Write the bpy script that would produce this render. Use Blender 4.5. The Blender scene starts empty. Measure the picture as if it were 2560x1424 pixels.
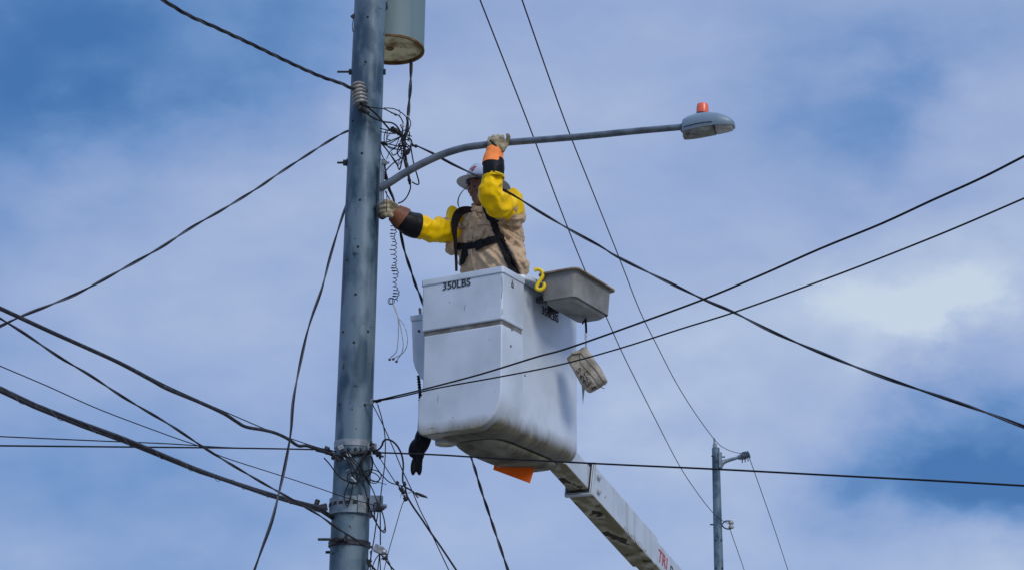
import bpy, bmesh, math, random
from mathutils import Vector, Matrix, Euler
from mathutils.bvhtree import BVHTree
from mathutils import noise as mnoise
random.seed(7)
R = math.radians
SC = bpy.context.scene
COL = SC.collection

# ------------------------------------------------------------------ camera
F_PX = 4600.0
CAM = Vector((0, 0, 1.6))
PITCH, ROLL = R(18.5), R(0.6)
cam_data = bpy.data.cameras.new("camera")
cam = bpy.data.objects.new("camera", cam_data)
COL.objects.link(cam)
CM = Matrix.Rotation(math.pi / 2 + PITCH, 4, 'X') @ Matrix.Rotation(ROLL, 4, 'Z')
cam.matrix_world = Matrix.Translation(CAM) @ CM
cam_data.sensor_width = 36.0
cam_data.lens = 36.0 * F_PX / 2560.0
cam_data.clip_start = 0.1
cam_data.clip_end = 3000
SC.camera = cam

def ray(px, py):
    return CM.to_3x3() @ Vector(((px - 1280) / F_PX, (712 - py) / F_PX, -1.0))
def P(px, py, Y):
    """photo pixel (2560 wide) + depth in metres -> world point"""
    d = ray(px, py)
    return CAM + d * (Y / d.y)
def on_plane(px, py, p0, n):
    d = ray(px, py)
    return CAM + d * ((p0 - CAM).dot(n) / d.dot(n))

# ------------------------------------------------------------------ sky, sun, exposure
SUN_EL, SUN_AZ = 34.0, 148.0          # azimuth clockwise from +Y; behind the camera
w = bpy.data.worlds.new("World"); SC.world = w
w.use_nodes = True
nt = w.node_tree; N = nt.nodes; L = nt.links
for n in list(N): N.remove(n)
def mth(op, a, b=None, clamp=False):
    n = N.new('ShaderNodeMath'); n.operation = op; n.use_clamp = clamp
    for i, x in enumerate((a, b)):
        if x is None: continue
        if isinstance(x, (int, float)): n.inputs[i].default_value = x
        else: L.new(x, n.inputs[i])
    return n.outputs[0]
tc = N.new('ShaderNodeTexCoord')
nrm = N.new('ShaderNodeVectorMath'); nrm.operation = 'NORMALIZE'
L.new(tc.outputs['Generated'], nrm.inputs[0])
DIR = nrm.outputs[0]
sky = N.new('ShaderNodeTexSky'); sky.sky_type = 'NISHITA'; sky.sun_disc = False
sky.sun_elevation = R(SUN_EL); sky.sun_rotation = R(SUN_AZ)
sky.air_density = 1.0; sky.dust_density = 0.6; sky.ozone_density = 4.0
wm = N.new('ShaderNodeMapping'); wm.inputs['Scale'].default_value = (1, 1, 1.6); L.new(DIR, wm.inputs[0])
wn = N.new('ShaderNodeTexNoise'); wn.inputs['Scale'].default_value = 11; wn.inputs['Detail'].default_value = 6; wn.inputs['Roughness'].default_value = .55
L.new(wm.outputs[0], wn.inputs[0])
ws = N.new('ShaderNodeVectorMath'); ws.operation = 'MULTIPLY_ADD'; L.new(wn.outputs['Color'], ws.inputs[0])
ws.inputs[1].default_value = (.13, .13, .09); ws.inputs[2].default_value = (-.065, -.065, -.045)
wa = N.new('ShaderNodeVectorMath'); wa.operation = 'ADD'; L.new(DIR, wa.inputs[0]); L.new(ws.outputs[0], wa.inputs[1])
WDIR = wa.outputs[0]                     # wind-torn edges of the cloud banks
# cloud banks: (centre as seen from the street, angular radius in degrees, weight)
BLOBS = [
 ((40, 20), 4.4, -.44), ((330, 140), 3.0, -.22), ((0, 330), 2.6, -.14), ((600, 60), 3.4, -.20), ((850, 30), 2.4, -.10),
 ((250, 300), 1.4, .14), ((470, 440), 2.4, .06), ((120, 460), 1.6, .05),
 ((300, 620), 3.2, .10), ((640, 600), 3.0, .10), ((0, 640), 2.6, -.04),
 ((60, 1280), 3.8, -.20), ((420, 1350), 2.8, -.12), ((720, 1424), 2.4, -.10), ((150, 1000), 1.6, .04),
 ((1100, 300), 3.2, .08), ((1450, 480), 3.0, .06), ((1420, 60), 2.2, -.04),
 ((2170, 240), 1.9, -.30), ((1960, 300), 1.4, -.10), ((2330, 190), 1.2, -.16), ((2470, 60), 1.8, -.14), ((2080, 60), 2.0, .02), ((1880, 120), 1.5, .06),
 ((2450, 330), 1.5, .05), ((1650, 90), 2.4, .06), ((1500, 640), 2.0, -.04),
 ((2300, 660), 1.6, .20), ((2350, 815), 1.0, .36), ((2470, 760), 1.0, .16), ((2120, 720), 1.2, .12), ((2200, 830), 1.3, .18), ((2480, 600), 1.6, .12), ((1950, 700), 2.0, .07),
 ((2530, 880), 1.2, -.04), ((2050, 960), 2.2, .10), ((1640, 980), 2.2, .14), ((1580, 1130), 1.8, .10),
 ((2290, 1150), 1.7, -.44), ((2110, 1190), 1.2, -.24), ((2520, 1160), 1.5, -.42), ((2420, 1240), 1.2, -.18), ((1990, 1230), .9, -.12),
 ((2480, 1400), 1.4, .22), ((2260, 1390), 1.4, .06), ((1880, 1320), 1.5, .06),
]
acc = None
for (px, py), rad, wt in BLOBS:
    c = ray(px, py).normalized()
    dp = N.new('ShaderNodeVectorMath'); dp.operation = 'DISTANCE'
    L.new(WDIR, dp.inputs[0]); dp.inputs[1].default_value = c
    q = mth('MULTIPLY', dp.outputs['Value'], 1.0 / R(rad))
    q = mth('MULTIPLY', q, q)
    g = mth('MULTIPLY', mth('POWER', 2.71828, mth('MULTIPLY', q, -0.7)), wt)
    acc = g if acc is None else mth('ADD', acc, g)
def wnoise(scale, detail, rough, zs):
    mp = N.new('ShaderNodeMapping'); mp.inputs['Scale'].default_value = (1, 1, zs)
    mp.inputs['Rotation'].default_value = (0, R(14), 0)
    L.new(DIR, mp.inputs[0])
    n = N.new('ShaderNodeTexNoise'); n.inputs['Scale'].default_value = scale
    n.inputs['Detail'].default_value = detail; n.inputs['Roughness'].default_value = rough
    L.new(mp.outputs[0], n.inputs[0])
    return n.outputs['Fac']
acc = mth('ADD', acc, mth('MULTIPLY', mth('SUBTRACT', wnoise(8, 6, .5, 2.0), .5), .58))
acc = mth('ADD', acc, mth('MULTIPLY', mth('SUBTRACT', wnoise(24, 6, .55, 1.7), .5), .17))
acc = mth('ADD', acc, 0.60, True)
rmp = N.new('ShaderNodeValToRGB')
L.new(acc, rmp.inputs[0])
rmp.color_ramp.interpolation = 'B_SPLINE'
def lin(c):
    return tuple((x / 255 / 12.92) if x <= 10 else ((x / 255 + .055) / 1.055) ** 2.4 for x in c) + (1,)
stops = [(0.0, (58, 108, 170)), (.25, (98, 142, 198)), (.5, (145, 168, 213)), (.7, (165, 183, 220)), (.88, (186, 203, 228)), (1.0, (208, 220, 236))]
el = rmp.color_ramp.elements
el[0].position, el[0].color = stops[0][0], lin(stops[0][1])
el[1].position, el[1].color = stops[-1][0], lin(stops[-1][1])
for p_, c_ in stops[1:-1]:
    e = el.new(p_); e.color = lin(c_)
SKY_STRENGTH = 0.1; ZENITH = 2.2
cl = N.new('ShaderNodeVectorMath'); cl.operation = 'SCALE'; cl.inputs['Scale'].default_value = 1.0 / SKY_STRENGTH
L.new(rmp.outputs[0], cl.inputs[0])
sx = N.new('ShaderNodeSeparateXYZ'); L.new(DIR, sx.inputs[0])
zr = N.new('ShaderNodeMapRange'); zr.interpolation_type = 'SMOOTHSTEP'      # an overcast sky is brightest overhead
zr.inputs['From Min'].default_value = .50; zr.inputs['From Max'].default_value = .95; zr.inputs['To Min'].default_value = 1.0; zr.inputs['To Max'].default_value = ZENITH
L.new(sx.outputs['Z'], zr.inputs[0])
L.new(mth('MULTIPLY', zr.outputs[0], 1.0 / SKY_STRENGTH), cl.inputs['Scale'])
mx = N.new('ShaderNodeMix'); mx.data_type = 'RGBA'
mx.inputs['Factor'].default_value = 0.9      # cloud cover over the clear sky
L.new(sky.outputs[0], mx.inputs['A']); L.new(cl.outputs[0], mx.inputs['B'])
bg = N.new('ShaderNodeBackground'); bg.inputs['Strength'].default_value = SKY_STRENGTH
L.new(mx.outputs['Result'], bg.inputs[0])
wo = N.new('ShaderNodeOutputWorld'); L.new(bg.outputs[0], wo.inputs[0])

sd = bpy.data.lights.new("sun", 'SUN'); sd.energy = 1.75; sd.angle = R(22); sd.color = (1.0, .91, .80)
sun = bpy.data.objects.new("sun", sd); COL.objects.link(sun)
S = Vector((math.sin(R(SUN_AZ)) * math.cos(R(SUN_EL)), math.cos(R(SUN_AZ)) * math.cos(R(SUN_EL)), math.sin(R(SUN_EL))))
sun.rotation_euler = S.to_track_quat('Z', 'Y').to_euler()
sun.location = (0, 0, 30)
SC.view_settings.view_transform = 'Standard'; SC.view_settings.look = 'None'
SC.view_settings.exposure = 0.0; SC.view_settings.gamma = 1.0; SC.view_settings.use_curve_mapping = False

# ------------------------------------------------------------------ materials
def mat(name, col, rough=.6, metal=0.0, col2=None, scale=8, stretch=(1, 1, 1), lo=.4, hi=.62, detail=5,
        bump=0.0, bscale=40, bstretch=(1, 1, 1), spot=None, sspot=60, sthr=.66, coat=0.0, streak=None, spec=.5):
    m = bpy.data.materials.new(name); m.use_nodes = True
    t = m.node_tree; n_, l_ = t.nodes, t.links
    b = n_['Principled BSDF']
    b.inputs['Base Color'].default_value = (*col, 1); b.inputs['Roughness'].default_value = rough
    b.inputs['Metallic'].default_value = metal
    b.inputs['Coat Weight'].default_value = coat; b.inputs['Specular IOR Level'].default_value = spec
    co = n_.new('ShaderNodeTexCoord')
    def nz(sc, st, det=5):
        mp = n_.new('ShaderNodeMapping'); mp.inputs['Scale'].default_value = st
        l_.new(co.outputs['Object'], mp.inputs[0])
        z = n_.new('ShaderNodeTexNoise'); z.inputs['Scale'].default_value = sc; z.inputs['Detail'].default_value = det
        l_.new(mp.outputs[0], z.inputs[0]); return z.outputs['Fac']
    def layer(prev, c, fac, a, bb):
        r = n_.new('ShaderNodeMapRange'); r.inputs['From Min'].default_value = a; r.inputs['From Max'].default_value = bb
        l_.new(fac, r.inputs[0])
        x = n_.new('ShaderNodeMix'); x.data_type = 'RGBA'
        l_.new(r.outputs[0], x.inputs['Factor'])
        if isinstance(prev, tuple): x.inputs['A'].default_value = (*prev, 1)
        else: l_.new(prev, x.inputs['A'])
        x.inputs['B'].default_value = (*c, 1)
        return x.outputs['Result']
    cur = col
    if col2: cur = layer(cur, col2, nz(scale, stretch, detail), lo, hi)
    if streak: cur = layer(cur, streak, nz(14, (1, 1, .07), 4), .56, .76)
    if spot: cur = layer(cur, spot, nz(sspot, (1, 1, 1), 3), sthr, sthr + .06)
    if not isinstance(cur, tuple): l_.new(cur, b.inputs['Base Color'])
    if bump:
        bp = n_.new('ShaderNodeBump'); bp.inputs['Strength'].default_value = bump; bp.inputs['Distance'].default_value = .01
        l_.new(nz(bscale, bstretch), bp.inputs['Height']); l_.new(bp.outputs[0], b.inputs['Normal'])
    return m
M = {}
M['galv'] = mat('galvanised_pole', (.115, .175, .225), .5, .15, (.028, .064, .10), 6, (1, 1, .45), .43, .58, 6, .12, 60, spot=(.022, .042, .062), sspot=19, sthr=.655, streak=(.17, .225, .27), spec=.3)
M['galv2'] = mat('galvanised_fitting', (.17, .225, .275), .5, .4, (.09, .13, .165), 14, (1, 1, 1), .35, .65, 5, .1, 80)
M['arm'] = mat('galvanised_arm', (.15, .18, .215), .45, .5, (.07, .09, .11), 9, (1, 1, 1), .4, .66, 5, .15, 120)
M['strap'] = mat('bare_aluminium', (.24, .275, .315), .5, .4, (.15, .175, .205), 20)
M['steel_dark'] = mat('weathered_bolt', (.025, .027, .033), .6, .4, (.07, .07, .08), 60, (1, 1, 1), .48, .66, spec=.3)
M['hole'] = mat('bolt_hole_dark', (.012, .014, .018), .9)
M['trafo'] = mat('transformer_paint', (.155, .225, .245), .5, 0, (.13, .195, .215), 3, (1, 1, .3), .4, .6, 4, spec=.2, streak=(.12, .19, .20))
M['rust'] = mat('rusted_rim', (.085, .045, .016), .85, 0, (.17, .10, .03), 16, (1, 1, 1), .4, .6, 6, .3, 60)
M['trafo_base'] = mat('stained_base', (.72, .66, .38), .7, 0, (.22, .13, .03), 7, (1, 1, 1), .46, .64, 7, .1, 40, spot=(.05, .03, .012), sspot=20, sthr=.66)
M['porcelain'] = mat('glazed_porcelain', (.28, .28, .27), .4, 0, (.14, .135, .12), 30, (1, 1, 1), .48, .66, coat=.2)
M['cable'] = mat('cable_jacket', (.007, .007, .010), .6, 0, (.016, .017, .02), 40, (1, 1, 1), .45, .7, 4, spec=.2)
M['cable_grey'] = mat('worn_cable_jacket', (.013, .013, .017), .5, 0, (.045, .045, .052), 24, (1, 1, 1), .48, .72, spec=.3)
M['cable_lite'] = mat('neutral_strand_highlight', (.055, .055, .064), .45, .2, (.025, .025, .029), 40, (1, 1, 1), .45, .65)
M['bare'] = mat('bare_strand', (.20, .21, .23), .4, .7, (.10, .11, .12), 50)
M['tape'] = mat('splice_tape', (.010, .010, .012), .65, 0, bump=.3, bscale=90)
M['conn'] = mat('tin_connector', (.36, .38, .40), .4, .6, (.2, .21, .22), 40)
M['white'] = mat('white_fibreglass', (.53, .605, .70), .36, 0, (.44, .51, .585), 4, (1, 1, 1), .4, .64, 5, .02, 30, spot=(.13, .15, .17), sspot=26, sthr=.735, coat=.1)
def stain(m, z0, z1, col, amt=1.0):
    """road dirt splashed on the lowest part of a moulding, with a ragged noise outline"""
    m = m.copy(); t = m.node_tree; n_, l_ = t.nodes, t.links; b = n_['Principled BSDF']
    src = b.inputs['Base Color'].links[0].from_socket
    co = n_.new('ShaderNodeTexCoord'); sp_ = n_.new('ShaderNodeSeparateXYZ'); l_.new(co.outputs['Object'], sp_.inputs[0])
    nz = n_.new('ShaderNodeTexNoise'); nz.inputs['Scale'].default_value = 4; nz.inputs['Detail'].default_value = 10; nz.inputs['Roughness'].default_value = .7
    mp = n_.new('ShaderNodeMapping'); mp.inputs['Scale'].default_value = (1, 1, .5); mp.inputs['Rotation'].default_value = (0, 0, .5); l_.new(co.outputs['Object'], mp.inputs[0]); l_.new(mp.outputs[0], nz.inputs[0])
    a = n_.new('ShaderNodeMath'); a.operation = 'MULTIPLY_ADD'; l_.new(nz.outputs['Fac'], a.inputs[0]); a.inputs[1].default_value = .15; l_.new(sp_.outputs['Z'], a.inputs[2])
    r = n_.new('ShaderNodeMapRange'); r.inputs['From Min'].default_value = z1 + .075; r.inputs['From Max'].default_value = z0 + .075; r.inputs['To Max'].default_value = amt; l_.new(a.outputs[0], r.inputs[0])
    nz2 = n_.new('ShaderNodeTexNoise'); nz2.inputs['Scale'].default_value = 5; nz2.inputs['Detail'].default_value = 8; nz2.inputs['Roughness'].default_value = .65
    mp2 = n_.new('ShaderNodeMapping'); mp2.inputs['Scale'].default_value = (.6, 4, 1); mp2.inputs['Rotation'].default_value = (0, 0, -.5); l_.new(co.outputs['Object'], mp2.inputs[0]); l_.new(mp2.outputs[0], nz2.inputs[0])
    r2 = n_.new('ShaderNodeMapRange'); r2.inputs['From Min'].default_value = .38; r2.inputs['From Max'].default_value = .62; l_.new(nz2.outputs['Fac'], r2.inputs[0])
    dc_ = n_.new('ShaderNodeMix'); dc_.data_type = 'RGBA'; dc_.inputs['A'].default_value = (*col, 1); dc_.inputs['B'].default_value = (*[c * 2.6 for c in col], 1); l_.new(r2.outputs[0], dc_.inputs['Factor'])
    x = n_.new('ShaderNodeMix'); x.data_type = 'RGBA'; l_.new(r.outputs[0], x.inputs['Factor']); l_.new(src, x.inputs['A']); l_.new(dc_.outputs['Result'], x.inputs['B'])
    l_.new(x.outputs['Result'], b.inputs['Base Color']); return m
M['white_dirty'] = stain(M['white'], -.47, -.36, (.06, .055, .034))
M['panel_dirty'] = stain(M['white'], -.335, -.245, (.09, .085, .058))
M['grime'] = mat('grimy_fibreglass', (.22, .215, .165), .75, 0, (.06, .056, .035), 5, (1, 1, 1), .36, .64, 7, .06, 40, streak=(.1, .095, .065), spec=.2)
M['ledge'] = mat('grimy_groove', (.20, .205, .20), .7, 0, (.11, .10, .08), 12, (1, 1, 1), .38, .6, 6)
M['tray'] = mat('stained_tray', (.235, .24, .235), .6, 0, (.14, .138, .12), 6, (1, 1, 1), .38, .66, 6, .05, 40, spot=(.09, .08, .06), sspot=30, sthr=.68)
M['tray_rim'] = mat('rust_stained_rim', (.17, .125, .075), .7, 0, (.30, .25, .17), 14, (1, 1, 1), .4, .62, 6)
M['yellow'] = mat('yellow_rubber', (.94, .61, .0), .45, 0, (.80, .48, .0), 10, (1, 1, 1), .35, .65, 4, .08, 24, spec=.15, spot=(.85, .75, .45), sspot=130, sthr=.76)
M['hook'] = mat('yellow_plastic', (.74, .55, .0), .35)
M['black'] = mat('black_rubber', (.008, .009, .012), .45, 0, (.012, .013, .016), 18, spec=.12, spot=(.25, .26, .28), sspot=150, sthr=.765)
M['webbing'] = mat('black_webbing', (.007, .007, .009), .85, 0, (.014, .014, .017), 80, (1, 1, 1), .4, .6, spec=.2, bump=.3, bscale=300, spot=(.3, .31, .33), sspot=120, sthr=.765)
M['maroon'] = mat('dark_maroon_strap', (.012, .007, .009), .75, 0, (.022, .010, .012), 20, spec=.2)
M['orange'] = mat('orange_cuff', (.98, .29, .07), .55, 0, (.88, .24, .055), 14, spec=.2)
M['brown'] = mat('brown_leather_cuff', (.20, .065, .027), .6, 0, (.12, .04, .018), 14, bump=.2, bscale=60)
M['leather'] = mat('cream_leather', (.36, .315, .20), .8, 0, (.11, .09, .05), 20, (1, 1, 1), .40, .60, 6, .5, 60)
M['leather_dark'] = mat('soiled_leather', (.13, .115, .075), .75, 0, (.05, .045, .03), 24, (1, 1, 1), .4, .62, 6, .5, 60)
M['shirt'] = mat('khaki_cloth', (.54, .405, .27), .9, 0, (.47, .345, .22), 7, (1, 1, .4), .38, .64, 5, .5, 13, (1.6, 1.6, .5), spec=.15)
M['trousers'] = mat('dark_trousers', (.05, .055, .07), .9)
M['skin'] = mat('skin', (.24, .125, .085), .6, 0, (.18, .085, .06), 30, bump=.1, bscale=120)
M['hair'] = mat('dark_hair', (.02, .015, .012), .7, bump=.4, bscale=150)
M['hat'] = mat('white_hard_hat', (.40, .47, .59), .3, 0, coat=.2)
M['hat_under'] = mat('hat_brim_underside', (.20, .18, .22), .6)
M['red'] = mat('red_marking', (.36, .03, .04), .5)
M['ink'] = mat('black_lettering', (.012, .013, .017), .6)
M['ink_worn'] = mat('worn_black_lettering', (.03, .03, .03), .7, 0, (.3, .27, .2), 120, (1, 1, 1), .52, .66)
M['canvas'] = mat('dirty_canvas', (.42, .385, .32), .9, 0, (.20, .175, .13), 13, (1, 1, 1), .38, .66, 7, .5, 60, spot=(.05, .04, .03), sspot=50, sthr=.7)
M['orange_plate'] = mat('orange_plate', (.90, .24, .035), .6, 0, (.78, .19, .025), 12, spec=.2)
M['boom'] = mat('boom_paint', (.44, .51, .585), .4, 0, (.37, .43, .49), 6, (1, 1, 1), .4, .66, 5, spot=(.2, .2, .16), sspot=22, sthr=.72, streak=(.30, .315, .30))
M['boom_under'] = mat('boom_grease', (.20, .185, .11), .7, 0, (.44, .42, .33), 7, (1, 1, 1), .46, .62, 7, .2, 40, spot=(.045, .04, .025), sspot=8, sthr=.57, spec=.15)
M['lamp'] = mat('lamp_housing_paint', (.17, .245, .31), .45, .1, (.15, .22, .285), 8)
M['lamp_under'] = mat('lamp_underside', (.24, .24, .21), .6, .1, (.16, .16, .14), 30)
M['lens'] = mat('lamp_lens', (.40, .40, .35), .25, 0, (.29, .29, .25), 60, (1, 1, 1), .4, .6, coat=.3)
def see_through(m, k, col):
    """thin sheet plastic: part of the daylight behind it comes through"""
    t = m.node_tree; b = t.nodes['Principled BSDF']; o = t.nodes['Material Output']
    tr_ = t.nodes.new('ShaderNodeBsdfTranslucent'); tr_.inputs[0].default_value = (*col, 1)
    mx_ = t.nodes.new('ShaderNodeMixShader'); mx_.inputs[0].default_value = k
    t.links.new(b.outputs[0], mx_.inputs[1]); t.links.new(tr_.outputs[0], mx_.inputs[2]); t.links.new(mx_.outputs[0], o.inputs['Surface'])
see_through(M['orange_plate'], .6, (1.0, .36, .06))
M['photocell'] = mat('red_photocell', (.80, .13, .06), .35, coat=.2)
M['ground'] = mat('street_concrete', (.26, .24, .205), .8, 0, (.19, .175, .15), 2.2, bump=.2, bscale=30)
M['label'] = mat('pale_label', (.42, .43, .43), .6)

# ------------------------------------------------------------------ mesh helpers
def frames(pts):
    """parallel-transported (tangent, u, v) along a polyline"""
    out = []
    n = len(pts)
    t0 = (pts[1] - pts[0]).normalized()
    u = t0.orthogonal().normalized()
    if abs(t0.dot(Vector((0, 0, 1)))) < .95:
        u = t0.cross(Vector((0, 0, 1))).normalized()
    for i in range(n):
        a = pts[max(i - 1, 0)]; b = pts[min(i + 1, n - 1)]
        t = (b - a)
        t = t.normalized() if t.length > 1e-9 else t0
        u = (u - t * u.dot(t))
        u = u.normalized() if u.length > 1e-6 else t.orthogonal().normalized()
        out.append((t, u, t.cross(u).normalized())); t0 = t
    return out
def spline(pts, k=6):
    """Catmull-Rom through points (vectors of any length given as tuples/Vectors)"""
    pts = [Vector(p) for p in pts]
    if len(pts) < 3: 
        return [pts[0].lerp(pts[1], i / k) for i in range(k + 1)]
    q = [pts[0] * 2 - pts[1]] + pts + [pts[-1] * 2 - pts[-2]]
    out = []
    for i in range(1, len(q) - 2):
        a, b, c, d = q[i - 1:i + 3]
        for j in range(k):
            s = j / k
            out.append(.5 * ((2 * b) + (c - a) * s + (2 * a - 5 * b + 4 * c - d) * s * s + (3 * b - a - 3 * c + d) * s ** 3))
    out.append(pts[-1]); return out

class MB:
    def __init__(s): s.v = []; s.f = []; s.sm = []
    def add(s, vs, fs, smooth=True):
        o = len(s.v); s.v += [Vector(v) for v in vs]
        for f in fs: s.f.append(tuple(i + o for i in f)); s.sm.append(smooth)
        return s
    def loft(s, rings, cap0=True, cap1=True, smooth=True):
        n = len(rings[0]); vs = [v for r in rings for v in r]; fs = []
        for i in range(len(rings) - 1):
            for j in range(n):
                k = (j + 1) % n
                fs.append((i * n + j, i * n + k, (i + 1) * n + k, (i + 1) * n + j))
        if cap0: fs.append(tuple(range(n - 1, -1, -1)))
        if cap1: fs.append(tuple((len(rings) - 1) * n + j for j in range(n)))
        return s.add(vs, fs, smooth)
    def tube(s, pts, r, seg=8, caps=True, smooth=True):
        pts = [Vector(p) for p in pts]
        rings = []
        for i, (t, u, v) in enumerate(frames(pts)):
            rr = r[i] if isinstance(r, (list, tuple)) else r
            rings.append([pts[i] + (u * math.cos(2 * math.pi * j / seg) + v * math.sin(2 * math.pi * j / seg)) * rr for j in range(seg)])
        return s.loft(rings, caps, caps, smooth)
    def box(s, c, ax, ay, az):
        c = Vector(c)
        vs = [c + ax * i + ay * j + az * k for k in (-1, 1) for j in (-1, 1) for i in (-1, 1)]
        fs = [(0, 2, 3, 1), (4, 5, 7, 6), (0, 1, 5, 4), (2, 6, 7, 3), (0, 4, 6, 2), (1, 3, 7, 5)]
        if ax.cross(ay).dot(az) < 0: fs = [tuple(reversed(f)) for f in fs]
        return s.add(vs, fs, False)
    def prism(s, poly, ext, smooth=False):
        n = len(poly); poly = [Vector(p) for p in poly]
        vs = poly + [p + ext for p in poly]
        nn = sum(((poly[i]).cross(poly[(i + 1) % n]) for i in range(n)), Vector())
        fl = nn.dot(ext) > 0
        fs = [tuple(range(n)), tuple(range(2 * n - 1, n - 1, -1))] + [((i + 1) % n, i, n + i, n + (i + 1) % n) for i in range(n)]
        if fl: fs = [tuple(reversed(f)) for f in fs]
        return s.add(vs, fs, smooth)
    def ball(s, c, ax, ay=None, az=None, su=16, sv=10):
        c = Vector(c)
        if not isinstance(ax, Vector):
            r = ax; ax, ay, az = Vector((r, 0, 0)), Vector((0, r, 0)), Vector((0, 0, r))
        if ax.cross(ay).dot(az) < 0: ax = -ax
        vs = [c - az]; fs = []
        for i in range(1, sv):
            a = -math.pi / 2 + math.pi * i / sv
            for j in range(su):
                b = 2 * math.pi * j / su
                vs.append(c + (ax * math.cos(b) + ay * math.sin(b)) * math.cos(a) + az * math.sin(a))
        vs.append(c + az); top = len(vs) - 1
        for j in range(su): fs.append((0, 1 + (j + 1) % su, 1 + j))
        for i in range(sv - 2):
            for j in range(su):
                a = 1 + i * su + j; b = 1 + i * su + (j + 1) % su
                fs.append((a, b, b + su, a + su))
        o = 1 + (sv - 2) * su
        for j in range(su): fs.append((o + j, o + (j + 1) % su, top))
        return s.add(vs, fs, True)
    def lathe(s, o, axis, prof, seg=32, cap0=True, cap1=True):
        axis = axis.normalized(); u = axis.orthogonal().normalized(); v = axis.cross(u)
        return s.loft([[Vector(o) + axis * z + (u * math.cos(2 * math.pi * j / seg) + v * math.sin(2 * math.pi * j / seg)) * r for j in range(seg)] for r, z in prof], cap0, cap1)
    def build(s, name, m, parent=None, bevel=0, seg=2, voxel=0, disp=None, solid=0, sub=0, smooth_it=0, autosmooth=True, origin=None):
        me = bpy.data.meshes.new(name)
        lo = Vector((min(v[i] for v in s.v) for i in range(3))); hi = Vector((max(v[i] for v in s.v) for i in range(3)))
        c = Vector(origin) if origin is not None else (lo + hi) / 2
        me.from_pydata([v - c for v in s.v], [], s.f); me.update()
        me.polygons.foreach_set('use_smooth', s.sm)
        if not voxel: me.set_sharp_from_angle(angle=R(42))
        ms = m if isinstance(m, (list, tuple)) else [m]
        for x in ms: me.materials.append(x)
        o = bpy.data.objects.new(name, me); COL.objects.link(o); o.location = c
        if parent is not None: adopt(o, parent)
        if voxel:
            x = o.modifiers.new('remesh', 'REMESH'); x.mode = 'VOXEL'; x.voxel_size = voxel; x.use_smooth_shade = True
        if smooth_it:
            x = o.modifiers.new('smooth', 'SMOOTH'); x.iterations = smooth_it; x.factor = .5
        if disp:
            tx = bpy.data.textures.new(name + '_folds', 'CLOUDS'); tx.noise_scale = disp[0]; tx.noise_depth = 2
            x = o.modifiers.new('folds', 'DISPLACE'); x.texture = tx; x.strength = disp[1]; x.mid_level = .5; x.texture_coords = 'LOCAL'
        if solid:
            x = o.modifiers.new('thickness', 'SOLIDIFY'); x.thickness = solid; x.offset = 1
        if sub:
            x = o.modifiers.new('subdivide', 'SUBSURF'); x.levels = sub; x.render_levels = sub
        if bevel:
            x = o.modifiers.new('edge', 'BEVEL'); x.width = bevel; x.segments = seg; x.limit_method = 'ANGLE'; x.angle_limit = R(35)
        return o
def adopt(o, parent):
    o.parent = parent
    inv = Matrix.Identity(4); q = parent
    while q is not None:
        inv = inv @ Matrix.Translation(-q.location) if False else inv
        q = q.parent
    # world location of the parent chain (no rotations are used on parents)
    wl = Vector((0, 0, 0)); q = parent
    while q is not None:
        wl += q.location + q.matrix_parent_inverse.to_translation(); q = q.parent
    o.matrix_parent_inverse = Matrix.Translation(-wl)
def tag(o, label, cat, group=None, kind=None):
    if label: o['label'] = label
    if cat: o['category'] = cat
    if group: o['group'] = group
    if kind: o['kind'] = kind
    return o
def thing(name, loc, label, cat, group=None):
    o = bpy.data.objects.new(name, None); COL.objects.link(o); o.location = loc
    o.empty_display_size = .1
    return tag(o, label, cat, group)
def text_mesh(body, size, origin, xd, yd, m, name, parent, extr=.0012, align='LEFT', shear=0):
    cu = bpy.data.curves.new(name, 'FONT'); cu.body = body; cu.size = size; cu.extrude = extr; cu.align_x = align; cu.shear = shear
    cu.resolution_u = 4; cu.offset = .0004 if size > .05 else 0
    t = bpy.data.objects.new(name, cu)
    me = bpy.data.meshes.new_from_object(t)
    bpy.data.objects.remove(t); bpy.data.curves.remove(cu)
    nd = xd.cross(yd)
    mb = MB()
    mb.add([origin + xd * v.co.x + yd * v.co.y + nd * v.co.z for v in me.vertices], [tuple(p.vertices) for p in me.polygons], False)
    bpy.data.meshes.remove(me)
    return mb.build(name, m, parent)
DG = None
def bvh_of(o):
    bpy.context.view_layer.update()
    dg = bpy.context.evaluated_depsgraph_get()
    e = o.evaluated_get(dg); me = e.to_mesh()
    mw = o.matrix_world
    t = BVHTree.FromPolygons([mw @ v.co for v in me.vertices], [tuple(p.vertices) for p in me.polygons])
    e.to_mesh_clear(); return t
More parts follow.
